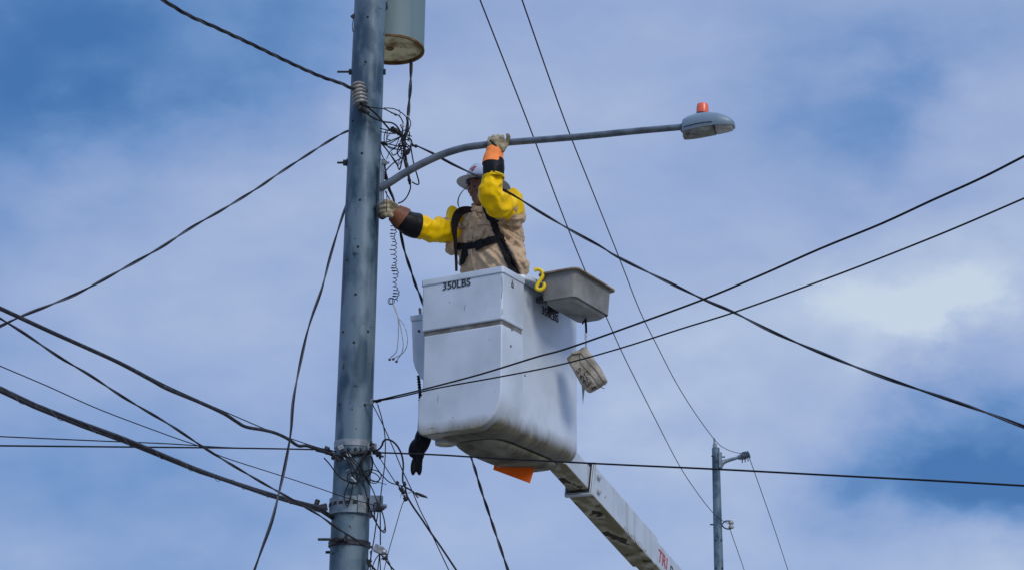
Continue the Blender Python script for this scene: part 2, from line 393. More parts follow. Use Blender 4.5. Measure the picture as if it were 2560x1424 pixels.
def strip_on(tree, path, half, name, m, parent, off=.003, thick=.004, across=5, k=6, dist=None):
    """a band of webbing laid on a surface, following a path seen in the photograph"""
    pts = spline([Vector((x, y, 0)) for x, y in path], k)
    hs = half if isinstance(half, (list, tuple)) else [half] * len(path)
    hh = spline([Vector((h, 0, 0)) for h in hs], k)
    rows = []; last = None
    for i, p in enumerate(pts):
        a = pts[max(i - 1, 0)]; b = pts[min(i + 1, len(pts) - 1)]
        t = (b - a).normalized(); nn = Vector((-t.y, t.x, 0))
        row = []
        for j in range(across):
            q = p + nn * hh[i].x * (2 * j / (across - 1) - 1)
            d = ray(q.x, q.y).normalized()
            h = tree.ray_cast(CAM, d)
            if h[0] is not None and (last is None or abs(h[3] - last) < .25):
                last = h[3] if last is None else last * .6 + h[3] * .4
                row.append(h[0] + h[1] * off)
            else:
                row.append(CAM + d * ((last or (dist or 12.2)) - off))
        rows.append(row)
    mb = MB(); n = across
    vs = [v for r in rows for v in r]
    fs = [(i * n + j, i * n + j + 1, (i + 1) * n + j + 1, (i + 1) * n + j) for i in range(len(rows) - 1) for j in range(n - 1)]
    # make the faces look at the camera
    a, b, c = vs[fs[0][0]], vs[fs[0][1]], vs[fs[0][2]]
    if (b - a).cross(c - a).dot(CAM - a) < 0: fs = [tuple(reversed(f)) for f in fs]
    mb.add(vs, fs, True)
    return mb.build(name, m, parent, solid=thick)

# ------------------------------------------------------------------ the ground (below the picture)
g = MB(); g.add([(-400, -400, 0), (400, -400, 0), (400, 400, 0), (-400, 400, 0)], [(0, 1, 2, 3)], False)
tag(g.build('ground', M['ground']), 'grey concrete street below the lines', None, kind='structure')

# ------------------------------------------------------------------ main pole
PX, PY = -1.0055, 11.5
def pole_r(z): return .1215 - (z - 3.56) * .0032
POLE_H = 9.6
pole = thing('utility_pole', (PX, PY, 0), 'large blue grey galvanised utility pole with bands, bolts and clamps', 'utility pole')
mb = MB(); mb.lathe((PX, PY, 0), Vector((0, 0, 1)), [(pole_r(z), z) for z in (0, 1.5, 3, 3.6, 4.2, 4.8, 5.4, 6, 6.6, 7.2, 8, 9, POLE_H)], 64)
mb.build('shaft', M['galv'], pole)
def pole_pt(px, py, off=0.0):
    """the point of the pole's camera-facing surface behind a pixel"""
    d = ray(px, py); z = P(px, py, PY - .11).z; r = pole_r(z) + off
    a = d.x ** 2 + d.y ** 2; b = 2 * (d.x * (CAM.x - PX) + d.y * (CAM.y - PY)); c = (CAM.x - PX) ** 2 + (CAM.y - PY) ** 2 - r * r
    disc = b * b - 4 * a * c
    if disc < 0: return P(px, py, PY)
    t = (-b - math.sqrt(disc)) / (2 * a)
    return CAM + d * t
for hx, hy in [(919, 43), (914, 155), (882, 302), (905, 383), (900, 500), (895, 617), (867, 650), (889, 735), (858, 829), (920, 828), (885, 855), (849, 1010), (912, 1011), (832, 1382), (917, 227)]:
    p = pole_pt(hx, hy); n = Vector((p.x - PX, p.y - PY, 0)).normalized()
    mb = MB(); mb.lathe(p - n * .01, n, [(.0085, 0), (.0085, .0125), (.006, .0135)], 14)
    mb.build('bolt_hole', M['hole'], pole)
def hbolt(px0, px1, py, r, nut_px, name='through_bolt'):
    a, b = P(px0, py, PY), P(px1, py, PY)
    mb = MB(); mb.tube([a, a.lerp(b, .5), b], r, 10)
    x = (b - a).normalized()
    for q in nut_px:
        c = P(q, py, PY); mb.lathe(c - x * .011, x, [(.021, 0), (.021, .022)], 6)
        mb.lathe(c + x * (.012 if q < 900 else -.016), x, [(.028, 0), (.028, .005)], 16)
    mb.build(name, M['steel_dark'], pole)
hbolt(843, 962, 180, .0075, [876, 960]); hbolt(843, 968, 407, .0075, [862, 960])
def band(py_mid, zlo, zhi, off, m, name, cut=None):
    z = P(880, py_mid, PY - .12).z
    mb = MB(); r = pole_r(z) + off
    mb.lathe((PX, PY, z), Vector((0, 0, 1)), [(r - off - .002, zlo), (r, zlo), (r, zhi), (r - off - .002, zhi)], 64, False, False)
    return mb.build(name, m, pole, bevel=.002), z, r
_, zs, rs = band(1103, -.022, .022, .004, M['strap'], 'steel_strap')
mb = MB(); p = pole_pt(925, 1118, .012); mb.box(p + Vector((.012, 0, 0)), Vector((.03, 0, 0)), Vector((0, .018, 0)), Vector((0, 0, .026))); mb.build('strap_buckle', M['strap'], pole, bevel=.004)
# slotted collar
_, zc, rc = band(1258, -.056, .050, .017, M['galv2'], 'slotted_collar')
for ang in range(-66, 200, 19):
    a = R(180 + ang); 
    if 210 < (180 + ang) % 360 < 212: continue
    n = Vector((math.cos(a), math.sin(a), 0))
    if n.y > .3: continue
    t = Vector((-n.y, n.x, 0)); c = Vector((PX, PY, zc + .008)) + n * (rc + .001)
    mb = MB(); mb.box(c, t * .013, n * .0016, Vector((0, 0, .010)))
    mb.build('collar_slot', M['hole'], pole)
a = Vector((.55, -.83, 0)).normalized(); t = Vector((.83, .55, 0))
c = Vector((PX, PY, zc)) + a * (rc + .004)
mb = MB(); mb.box(c + t * .0, t * .03, a * .005, Vector((0, 0, .055))); mb.build('collar_plate', M['strap'], pole, bevel=.002)
mb = MB(); c = P(940, 1258, 11.42); mb.box(c, Vector((.042, 0, 0)), Vector((0, .02, 0)), Vector((0, 0, .05))); mb.box(c + Vector((.036, -.005, 0)), Vector((.006, 0, 0)), Vector((0, .026, 0)), Vector((0, 0, .045)))
mb.lathe(c + Vector((.02, -.02, -.02)), Vector((1, 0, 0)), [(.015, 0), (.015, .045), (.01, .05)], 8); mb.build('collar_bracket', M['galv2'], pole, bevel=.003)
mb = MB(); c = P(806, 1268, 11.45); mb.box(c, Vector((.03, 0, .008)), Vector((0, .02, 0)), Vector((-.004, 0, .02))); mb.lathe(c + Vector((-.035, -.01, .03)), Vector((.3, 0, 1)), [(.018, -.02), (.018, .02)], 6); mb.lathe(c + Vector((-.06, 0, .0)), Vector((1, 0, -.2)), [(.012, 0), (.02, .02), (.02, .05), (.011, .07)], 10)
mb.build('dead_end_clamp', M['steel_dark'], pole, bevel=.003)
# lower clamp
_, zl, rl = band(1352, -.018, .016, .012, M['steel_dark'], 'lower_band')
mb = MB(); q0 = P(795, 1347, 11.37); q1 = P(868, 1347, 11.36); mb.tube([q0, q0.lerp(q1, .5), q1], .0085, 10)
for k in (842, 866):
    c = P(k, 1345, 11.35); mb.lathe(c - Vector((.012, 0, 0)), Vector((1, 0, 0)), [(.026, 0), (.026, .018)], 6)
mb.build('clamp_bolt', M['steel_dark'], pole)
mb = MB(); c = P(826, 1379, 11.5); mb.tube([P(814, 1379, 11.5), P(826, 1379, 11.5), P(840, 1379, 11.5)], .009, 8); mb.build('short_bolt', M['steel_dark'], pole)
mb = MB(); c = P(947, 1372, 11.42)
mb.box(c, Vector((.028, 0, -.012)), Vector((0, .022, 0)), Vector((.008, 0, .022))); mb.lathe(c + Vector((.025, -.01, -.014)), Vector((1, 0, -.5)), [(.02, 0), (.02, .02), (.008, .024), (.008, .04)], 8)
mb.build('clamp_fitting', M['conn'], pole, bevel=.005)
# dark strap of hardware across the pole under the steel strap
mb = MB()
pts = [(790, 1122), (815, 1128), (835, 1136), (850, 1140), (866, 1134), (885, 1133), (905, 1130), (928, 1129), (950, 1132)]
pp = [pole_pt(x, y, .016) if 842 < x < 924 else P(x, y, 11.42) for x, y in pts]
mb.tube(spline(pp, 5), .014, 10); mb.build('dead_end_strap', M['steel_dark'], pole)
for (x, y, r) in [(822, 1124, .026), (838, 1138, .024), (846, 1146, .016), (858, 1128, .018), (873, 1122, .014), (890, 1121, .013), (903, 1122, .012), (933, 1122, .024), (945, 1135, .022), (953, 1139, .018), (816, 1116, .012), (930, 1107, .018)]:
    mb = MB(); c = P(x, y, 11.36)
    mb.lathe(c - Vector((r * .8, 0, 0)), Vector((1, random.uniform(-.4, .2), random.uniform(-.5, .5))), [(r * .75, 0), (r, r * .15), (r, r * .8), (r * .4, r * .85), (r * .4, r * 1.7)], 6)
    mb.build('clamp_nut', M['steel_dark'], pole, bevel=.002)
mb = MB(); c = P(852, 1118, 11.35); mb.box(c, Vector((.016, 0, .008)), Vector((0, .01, 0)), Vector((-.006, 0, .013))); mb.build('clamp_plate', M['conn'], pole, bevel=.003)

# ------------------------------------------------------------------ transformer
TR, TY = .237, 11.90
tc_ = P(977, 127, TY); TX, TZ = tc_.x, tc_.z
tr = thing('transformer', (TX, TY, TZ), 'grey green transformer tank with rusty underside bolted behind the pole', 'transformer')
mb = MB(); mb.lathe((TX, TY, TZ), Vector((0, 0, 1)), [(TR, .012), (TR, .95)], 72, False, True); mb.build('tank', M['trafo'], tr)
mb = MB(); mb.lathe((TX, TY, TZ), Vector((0, 0, 1)), [(TR - .012, .03), (TR - .012, 0), (TR + .003, 0), (TR + .003, .014), (TR, .016)], 72, False, False); mb.build('rusty_rim', M['rust'], tr)
mb = MB(); mb.lathe((TX, TY, TZ), Vector((0, 0, 1)), [(TR - .013, .022), (TR - .05, .018), (.02, .018)], 64, False, True)
mb.build('base_plate', M['trafo_base'], tr)
mb = MB(); c = P(975, 121, TY); mb.lathe((c.x, c.y, TZ + .02), Vector((0, 0, -1)), [(.03, 0), (.022, .012)], 12); mb.build('drain_plug', M['rust'], tr)
mb = MB(); mb.lathe((TX, TY, TZ + .95), Vector((0, 0, 1)), [(TR + .01, 0), (TR + .01, .03), (.1, .09)], 48); mb.build('lid', M['trafo'], tr)
for z in (.25, .75):
    mb = MB(); mb.box(Vector(((PX + TX) / 2 - .0, (PY + TY) / 2 - .05, TZ + z)), Vector((.05, 0, 0)), Vector((0, .09, 0)), Vector((0, 0, .04)))
    mb.build('mounting_bracket', M['galv2'], tr, bevel=.004)

# ------------------------------------------------------------------ spool insulator
sp = thing('spool_insulator', pole_pt(898, 235, .05), 'white ribbed spool insulator on the front of the large pole', 'insulator')
o = P(902, 262, 11.33); ax = (P(894, 208, 11.33) - o).normalized(); hgt = (P(894, 208, 11.33) - o).length
prof = []
for i in range(6):
    z = hgt * (i + .1) / 6
    prof += [(.036, z), (.048, z + hgt * .03), (.049, z + hgt * .075), (.037, z + hgt * .11)]
mb = MB(); mb.lathe(o, ax, prof + [(.03, hgt)], 32); mb.build('porcelain_body', M['porcelain'], sp)
mb = MB(); mb.tube(spline([o - ax * .03 + Vector((0, .05, 0)), o - ax * .03, o + ax * (hgt * .5), o + ax * (hgt + .012), o + ax * (hgt + .012) + Vector((0, .07, 0))], 5), .007, 8); mb.build('spool_bolt', M['steel_dark'], sp)
mb = MB(); b0 = o - ax * .02
mb.box(b0 + Vector((.005, 0, -.012)), Vector((.022, 0, -.008)), Vector((0, .02, 0)), Vector((.005, 0, .016))); mb.lathe(b0 + Vector((.03, 0, -.03)), Vector((1, 0, -.4)), [(.014, -.02), (.016, 0), (.01, .03)], 8); mb.build('tie_clamp', M['steel_dark'], sp, bevel=.003)

# ------------------------------------------------------------------ wires and cables
def world_path(trace, Y0, Y1, k=5, ext0=0, ext1=0):
    ln = [0]
    for i in range(1, len(trace)):
        ln.append(ln[-1] + math.hypot(trace[i][0] - trace[i - 1][0], trace[i][1] - trace[i - 1][1]))
    pts = []
    for (q, l) in zip(trace, ln):
        if len(q) > 2: Y = q[2]
        else:
            s = l / ln[-1]; Y = 1 / ((1 - s) / Y0 + s / Y1)
        pts.append(P(q[0], q[1], Y))
    out = spline(pts, k)
    for i in range(6):
        if ext0: out.insert(0, out[0] + (out[0] - out[1]).normalized() * ext0 / 6)
        if ext1: out.append(out[-1] + (out[-1] - out[-2]).normalized() * ext1 / 6)
    return out
def resample(pts, step):
    out = [pts[0].copy()]; rest = step
    for i in range(len(pts) - 1):
        a, b = pts[i], pts[i + 1]; d = (b - a).length; pos = 0
        while d - pos >= rest:
            pos += rest; out.append(a.lerp(b, pos / d)); rest = step
        rest -= d - pos
    out.append(pts[-1]); return out
def strands(mb, path, n, ro, rs, pitch, seg=7, phase=0, wob=0):
    path = resample(path, pitch / 14)
    fr = frames(path); L_ = 0
    for s in range(n):
        pts = []; L_ = 0
        for i, p in enumerate(path):
            if i: L_ += (path[i] - path[i - 1]).length
            a = 2 * math.pi * (L_ / pitch + s / n) + phase + wob * math.sin(L_ * 1.7)
            pts.append(p + (fr[i][1] * math.cos(a) + fr[i][2] * math.sin(a)) * ro)
        mb.tube(pts, rs, seg)
def wire(label, trace, Y0, Y1, wpx, cat='wire', name='wire', m='cable', group=None, ext0=0, ext1=0, twist=None, r=None, parent=None, k=5, seg=8):
    path = world_path(trace, Y0, Y1, k, ext0, ext1)
    if r is None: r = wpx * .5 * (Y0 + Y1) * .5 * 1.06 / F_PX
    mb = MB()
    if twist: strands(mb, path, *twist)
    else: mb.tube(path, r, seg)
    o = mb.build(name, [M[m], M['cable_lite']] if twist else M[m], parent)
    if twist:                                   # the last strand, the bare neutral, is paler as a painted highlight on the twist
        nf = len(o.data.polygons); k0 = nf - nf // twist[0]
        o.data.polygons.foreach_set('material_index', [1 if i >= k0 else 0 for i in range(nf)])
    if parent is None: tag(o, label, cat, group)
    elif label: o['label'] = label
    return o
def Z(pts, ox, oy, s):
    return [(ox + p[0] / s, oy + p[1] / s) + tuple(p[2:]) for p in pts]

LC = 'cables fanning out to the left of the pole'
wire('thick twisted cable rising from the spool insulator to the upper left', [(400, -4), (470, 38), (550, 74), (650, 121), (720, 155), (800, 191), (850, 208), (884, 224)], 9.4, 11.3, 0, 'cable', 'twisted_cable', 'cable_grey', ext0=5, twist=(3, .0062, .0064, .40))
wire('twisted cable sagging from behind the pole to the left picture edge', [(890, 322, 11.66), (872, 327, 11.62), (850, 337), (800, 367), (700, 432), (640, 473), (560, 522), (480, 568), (400, 620), (300, 676), (200, 730), (130, 760), (60, 787), (0, 815)], 11.6, 8.6, 0, 'cable', 'twisted_cable', 'cable', ext1=5, twist=(2, .0043, .0046, .62))
wire('slack twisted cable dropping steeply left of the pole', [(882, 470, 11.7), (866, 512, 11.65), (850, 560), (826, 640), (805, 720), (780, 790), (763, 850), (742, 950), (732, 1010), (727, 1080), (715, 1150), (700, 1220), (680, 1300), (655, 1370), (636, 1424)], 11.65, 9.6, 0, 'cable', 'twisted_cable', 'cable', ext1=3, twist=(2, .0046, .0050, 1.0))
wire('upper thick sagging cable of the left fan with a kink near the pole', [(0, 770), (50, 793), (130, 830), (215, 868), (300, 907), (380, 950), (420, 972), (500, 1005), (560, 1033), (590, 1052), (615, 1066), (660, 1074), (690, 1082), (720, 1096), (745, 1113), (765, 1113), (785, 1119), (810, 1128), (838, 1136)], 7.4, 11.4, 0, 'cable', 'cable', 'cable_grey', LC, ext0=4, r=.0098)
wire('thin messenger wire above the kinked thick cable', [(0, 766), (130, 826), (300, 903), (420, 965), (580, 1036), (690, 1082), (790, 1116), (818, 1122)], 7.42, 11.38, 0, 'wire', 'wire', 'cable', LC, ext0=4, r=.0032)
wire('twisted cable crossing the pole front down to the lowest clamp', [(0, 795), (60, 832), (150, 893), (225, 937), (310, 993), (420, 1058), (500, 1111), (560, 1149), (650, 1202), (735, 1250), (800, 1288), (835, 1314), (870, 1336), (910, 1360), (932, 1367)], 8.4, 11.33, 0, 'cable', 'twisted_cable', 'cable_grey', LC, ext0=4, twist=(2, .0035, .0042, .5))
wire('thinnest wire of the left fan running to the slotted collar', [(0, 914), (120, 965), (250, 1023), (420, 1087), (500, 1115), (560, 1142), (700, 1187), (800, 1220), (860, 1241), (915, 1256), (945, 1264)], 8.0, 11.31, 0, 'wire', 'wire', 'cable', LC, ext0=4, r=.0028)
lb = thing('lashed_cable', P(0, 972, 7.6), 'thickest black cable bundle wound with pale lashing wire', 'cable', LC)
path = world_path([(0, 974), (70, 1006), (140, 1037), (220, 1066), (310, 1099), (400, 1136), (520, 1186), (600, 1212), (700, 1245), (790, 1268), (818, 1284, 11.44), (836, 1296, 11.5)], 7.6, 11.42, 5, 4)
mb = MB(); strands(mb, path, 2, .0066, .0084, 6.0, 10); mb.build('cable_jacket', M['cable_grey'], lb)
mb = MB(); strands(mb, path, 1, .0154, .0015, .34, 5); mb.build('lashing_wire', M['bare'], lb)
mb = MB(); mb.tube(world_path([(0, 966), (140, 1030), (310, 1092), (520, 1179), (700, 1238), (800, 1264), (812, 1266)], 7.6, 11.42, 5, 4), .004, 6); mb.build('messenger_strand', M['bare'], lb)
wire('upper of two nearly level wires reaching the pole from the left', [(0, 1090), (250, 1101), (420, 1108), (560, 1117), (700, 1121), (800, 1123)], 9.5, 11.38, 0, 'wire', 'wire', 'cable', LC, ext0=4, r=.0034)
wire('lower of two nearly level wires reaching the pole from the left', [(0, 1113), (210, 1115), (420, 1117), (600, 1119), (800, 1123), (840, 1128)], 9.5, 11.38, 0, 'wire', 'wire', 'cable', LC, ext0=4, r=.0048)
wire('level black wire running right from the pole below the bucket', [(935, 1130), (1000, 1132), (1100, 1136), (1200, 1142), (1500, 1158), (1800, 1172), (2100, 1188), (2350, 1201), (2560, 1213)], 11.36, 8.6, 0, 'wire', 'wire', 'cable', ext1=5, r=.0053)
RT = 'pair of wires rising right across the bucket'
wire('upper wire of the pair rising right across the bucket', [(934, 1001), (952, 998), (985, 990), (1060, 972), (1200, 935), (1340, 892), (1400, 876), (1480, 849), (1600, 806), (1758, 748), (1906, 686), (2050, 622), (2202, 560), (2330, 501), (2450, 447), (2560, 391)], 11.36, 7.2, 0, 'wire', 'wire', 'cable', RT, ext1=5, r=.0056)
wire('lower wire of the pair rising right across the bucket', [(934, 1003), (952, 1000), (1000, 991), (1100, 968), (1250, 941), (1400, 911), (1550, 870), (1700, 822), (1835, 780), (2000, 721), (2150, 665), (2300, 606), (2412, 560), (2560, 496)], 11.36, 7.6, 0, 'wire', 'wire', 'cable', RT, ext1=5, r=.0046)
wire('twisted cable passing the hard hat and falling to the right edge', [(1040, 364, 11.45), (1085, 385, 11.4), (1130, 410, 11.35), (1205, 446, 11.27), (1250, 470, 11.24), (1295, 495, 11.2), (1350, 530, 11.05), (1430, 577, 10.85), (1500, 615, 10.7), (1540, 640, 10.6), (1640, 690, 10.3), (1760, 748, 10), (1835, 780, 9.8), (1930, 828, 9.6), (2050, 880, 9.3), (2200, 939, 9.0), (2350, 990, 8.7), (2460, 1028, 8.5), (2560, 1066, 8.3)], 1, 1, 0, 'cable', 'twisted_cable', 'cable', ext1=5, twist=(2, .0046, .0051, .9), k=8)
wire('short black twisted cable hanging from the transformer base to the tangle', [(1028, 150, 11.92), (1027, 200, 11.86), (1022, 270, 11.7), (1018, 320, 11.55), (1012, 350, 11.46)], 1, 1, 0, 'cable', 'twisted_cable', 'cable', twist=(2, .0060, .0068, .5), k=8)
cab = [(935, 380, 11.7), (952, 415, 11.62), (962, 440, 11.58), (971, 470, 11.57), (985, 502, 11.56), (1003, 590, 11.56), (1012, 630, 11.6), (1025, 670, 11.7), (1040, 715, 11.85), (1056, 755, 12.0), (1100, 890, 12.4), (1150, 1050, 12.5), (1178, 1142, 12.4), (1190, 1180, 12.3), (1205, 1230, 12.2), (1225, 1290, 12.1), (1245, 1350, 12.0), (1270, 1424, 11.9)]
wire('black twisted cable dropping behind the bucket and out below it', cab, 1, 1, 0, 'cable', 'twisted_cable', 'cable', ext1=3, twist=(2, .0050, .0054, .36), k=8)
BK = 'thin high lines running to the far pole'
wire('left thin high line sagging to the far pole low insulator', [(1200, 0), (1290, 230), (1340, 360), (1400, 520), (1460, 670), (1515, 790), (1560, 890), (1640, 1050), (1700, 1165), (1750, 1240), (1785, 1283), (1806, 1300), (1820, 1307)], 17.5, 45.8, 0, 'wire', 'wire', 'cable', BK, ext0=14, r=.0082)
wire('right thin high line sagging to the far pole bracket', [(1305, 0), (1380, 215), (1430, 350), (1480, 475), (1550, 650), (1600, 777), (1640, 858), (1690, 955), (1740, 1035), (1790, 1102), (1815, 1121), (1840, 1130), (1858, 1132)], 17.5, 45.8, 0, 'wire', 'wire', 'cable', BK, ext0=14, r=.0082)
wire('thin line leaving the far pole bracket downward', [(1874, 1145), (1886, 1178), (1900, 1218), (1935, 1318), (1970, 1424)], 45.9, 56, 0, 'wire', 'wire', 'cable', BK, ext1=60, r=.010)
wire('short thin line leaving the far pole low insulator', [(1824, 1318), (1832, 1342), (1842, 1370), (1862, 1428)], 45.9, 56, 0, 'wire', 'wire', 'cable', BK, ext1=60, r=.010)

# tied tangle beside the lamp bracket
tg = thing('wire_tangle', P(1005, 345, 11.45), 'tangle of black service wires and splices beside the lamp bracket', 'wires')
ZA = (850, 250, 4.7467)
for pts, wp in [
 ([(225, 20), (330, 90), (430, 170), (500, 250), (560, 320), (610, 370), (660, 400)], 4.2),
 ([(250, 90), (340, 180), (430, 230), (520, 260), (620, 275), (680, 320), (720, 390)], 3.6),
 ([(270, 60), (380, 90), (510, 105), (560, 125), (620, 155), (700, 190), (740, 250), (755, 300)], 2.6),
 ([(545, 95), (650, 110), (740, 160), (795, 215)], 2.2), ([(700, 115), (714, 150), (708, 190)], 1.4),
 ([(820, 220), (840, 280), (820, 350), (790, 410)], 2.2),
 ([(480, 340), (540, 355), (600, 370)], 2.6), ([(480, 378), (600, 400), (680, 395)], 2.2),
 ([(545, 370), (525, 430), (525, 500)], 2.2), ([(490, 500), (560, 500), (640, 470), (710, 440)], 2.6),
 ([(490, 520), (560, 530), (640, 490), (720, 440)], 2.4), ([(500, 510), (600, 530), (700, 550), (760, 550)], 2.6),
 ([(520, 530), (620, 570), (700, 590), (760, 570), (830, 550), (910, 550)], 2.4),
 ([(700, 440), (690, 490), (650, 560), (590, 620), (555, 700)], 1.8), ([(730, 510), (680, 550), (600, 610)], 1.6),
 ([(490, 505), (560, 600), (620, 680), (670, 750), (705, 830), (730, 740), (750, 650)], 3.0),
 ([(500, 530), (580, 625), (640, 720), (690, 790)], 2.4),
 ([(480, 590), (500, 660), (530, 720)], 2.2), ([(530, 860), (590, 790), (660, 730), (750, 680)], 2.6),
 ([(680, 770), (715, 690), (745, 620)], 2.0), ([(690, 780), (730, 720), (760, 660)], 1.8),
 ([(730, 400), (760, 520), (765, 600), (780, 700), (790, 800)], 6.0),
 ([(840, 560), (860, 680), (880, 780), (910, 880), (935, 970), (930, 1003), (900, 1000), (855, 975)], 3.0),
 ([(815, 900), (830, 980), (835, 1050), (800, 1140), (750, 1200), (690, 1228)], 3.0),
 ([(785, 790), (812, 890), (830, 1000)], 6.0), ([(760, 420), (800, 440), (850, 490), (830, 570)], 3.2),
 ([(840, 500), (870, 540), (915, 550)], 4.0), ([(530, 760), (545, 860), (570, 960), (600, 1080), (640, 1200)], 3.2),
 ([(535, 1080), (560, 1130), (590, 1180)], 2.4), ([(555, 1080), (556, 1200), (555, 1330)], 1.6),
 ([(525, 940), (545, 915), (560, 950), (540, 1000)], 1.8), ([(790, 210), (800, 300), (780, 400), (770, 460)], 3.4),
 ([(720, 300), (745, 360), (735, 420)], 3.4), ([(700, 400), (760, 470), (830, 470), (860, 520)], 2.6),
 ([(740, 420), (790, 520), (850, 560)], 2.2), ([(720, 640), (770, 600), (830, 590)], 2.4), ([(745, 600), (755, 700), (775, 790)], 2.4),
]:
    dY = random.uniform(-.05, .05)
    tr_ = Z(pts, *ZA)
    q = [(x, y, (11.34 if x < 952 and i == 0 else 11.45 + dY + .04 * math.sin(i * 1.7 + dY * 90))) for i, (x, y) in enumerate(tr_)]
    if tr_[0][1] < 275 and tr_[0][0] < 915: q = [(x, y, min(11.45, 11.30 + .018 * i)) for i, (x, y) in enumerate(tr_)]
    if pts[0] == (555, 1080): q = [(x, y, 11.28) for x, y in tr_]
    wire(None, q, 11.4, 11.4, wp * 1.2, name='wire', parent=tg)
rg = random.Random(11)
for i in range(7):
    cx, cy = rg.uniform(560, 800), rg.uniform(400, 640); rx, ry = rg.uniform(40, 130), rg.uniform(30, 110); a0 = rg.uniform(0, 360); ro = R(rg.uniform(0, 180))
    arc = []
    for k in range(9):
        a = R(a0 + rg.uniform(150, 260) * k / 8); x, y = rx * math.cos(a), ry * math.sin(a)
        arc.append((cx + x * math.cos(ro) - y * math.sin(ro) + rg.uniform(-6, 6), cy + x * math.sin(ro) + y * math.cos(ro) + rg.uniform(-6, 6)))
    wire(None, [(x, y, 11.45 + .05 * math.sin(k * .8 + i)) for k, (x, y) in enumerate(Z(arc, *ZA))], 1, 1, 0, name='wire', parent=tg, r=rg.uniform(.0026, .0044))
for pts, r in [([(605, 362), (650, 355), (700, 395), (755, 440)], .013), ([(740, 440), (760, 520), (765, 570)], .014), ([(770, 720), (790, 770), (800, 825)], .011), ([(815, 920), (830, 985)], .010), ([(790, 650), (825, 580)], .012), ([(880, 545), (920, 552)], .010)]:
    q = [(x, y, 11.44) for x, y in Z(pts, *ZA)]
    pth = world_path(q, 1, 1, 6)
    mb = MB(); mb.tube(pth, [r * 1.25 * (.55 + .45 * math.sin(math.pi * min(1, max(0, i / (len(pth) - 1))))) for i in range(len(pth))], 10); mb.build('taped_splice', M['tape'], tg)
for (x, y, dx, dy, r) in [(540, 98, 20, 8, .0052), (612, 152, 16, 10, .0062), (655, 180, 16, 8, .0058), (748, 300, 8, 26, .0065), (735, 330, 10, 22, .0065), (805, 200, 6, 14, .006), (800, 440, 22, 12, .006), (835, 500, 10, 18, .0055), (735, 620, 10, 16, .0055), (540, 720, 4, 22, .0055), (690, 800, 12, 12, .0045)]:
    a, b = Z([(x - dx, y - dy), (x + dx, y + dy)], *ZA)
    a, b = P(*a, 11.41), P(*b, 11.41)
    mb = MB(); mb.tube([a, a.lerp(b, .2), a.lerp(b, .5), a.lerp(b, .8), b], [r * .5, r, r * .75, r, r * .5], 8); mb.build('connector', M['conn'], tg)

# tied tangle at the strap lower on the pole
tg2 = thing('wire_tangle', P(905, 1150, 11.35), 'looped black telephone wires hanging at the steel strap', 'wires')
ZB = (810, 1080, 6.782)
def ring(cx, cy, rx, ry, a0=0, a1=360, n=16, rot=0):
    out = []
    for i in range(n + 1):
        a = R(a0 + (a1 - a0) * i / n); x, y = rx * math.cos(a), ry * math.sin(a); c, s = math.cos(R(rot)), math.sin(R(rot))
        out.append((cx + x * c - y * s, cy + x * s + y * c))
    return out
for pts, wp in [
 ([(0, 430), (100, 540), (200, 680), (300, 780), (420, 830), (540, 858)], 3.2),
 ([(350, 440), (420, 520), (460, 640), (475, 740)], 2.8), ([(420, 430), (460, 510), (495, 590)], 2.6),
 ([(440, 430), (560, 580), (610, 700), (600, 820), (560, 850)], 2.8), ([(470, 420), (540, 490), (610, 570)], 2.6),
 ([(610, 550), (540, 640), (470, 740)], 2.6), ([(500, 600), (550, 740), (590, 850)], 2.4),
 (ring(505, 770, 112, 100), 2.6),
 ([(420, 850), (360, 1000), (345, 1120), (390, 1250), (440, 1150), (470, 1000), (487, 880)], 2.8),
 ([(850, 320), (740, 340), (650, 430), (628, 550), (650, 680), (740, 790)], 5.2), ([(820, 340), (720, 370), (665, 460), (645, 580), (680, 700)], 3.6),
 ([(790, 370), (818, 480), (812, 620), (770, 720), (710, 760)], 4.2), ([(805, 400), (830, 500)], 4.2),
 ([(690, 660), (800, 628), (920, 660), (970, 730), (930, 810), (850, 830), (770, 800)], 2.6),
 ([(700, 740), (760, 680), (860, 690), (940, 770), (900, 850), (800, 850), (720, 770)], 2.4),
 ([(690, 690), (740, 650), (800, 660)], 2.2), ([(750, 775), (900, 835), (1060, 880)], 1.6),
 ([(640, 640), (660, 830), (720, 1060), (780, 1300), (850, 1440)], 2.8), ([(730, 790), (830, 980), (900, 1170), (950, 1280)], 2.8),
 ([(640, 600), (650, 700), (700, 760), (760, 880)], 3.0),
]:
    dY = random.uniform(-.035, .0)
    tr_ = Z(pts, *ZB)
    q = []
    for x, y in tr_:
        Yp = pole_pt(x, y, .02).y if 838 < x < 925 else 11.42
        q.append((x, y, min(Yp, 11.42) + dY))
    wire(None, q, 11.35, 11.35, wp, name='wire', parent=tg2)
for (x0, y0, x1, y1, r) in [(385, 365, 410, 410, .004), (430, 375, 460, 415, .004), (335, 425, 365, 460, .004), (375, 650, 430, 630, .004), (460, 760, 540, 840, .008), (800, 400, 815, 330, .005)]:
    (ax_, ay_), (bx_, by_) = Z([(x0, y0), (x1, y1)], *ZB)
    a, b = P(ax_, ay_, 11.3), P(bx_, by_, 11.3)
    mb = MB(); mb.tube([a, a.lerp(b, .5), b], r, 8); mb.build('connector', M['strap'], tg2)
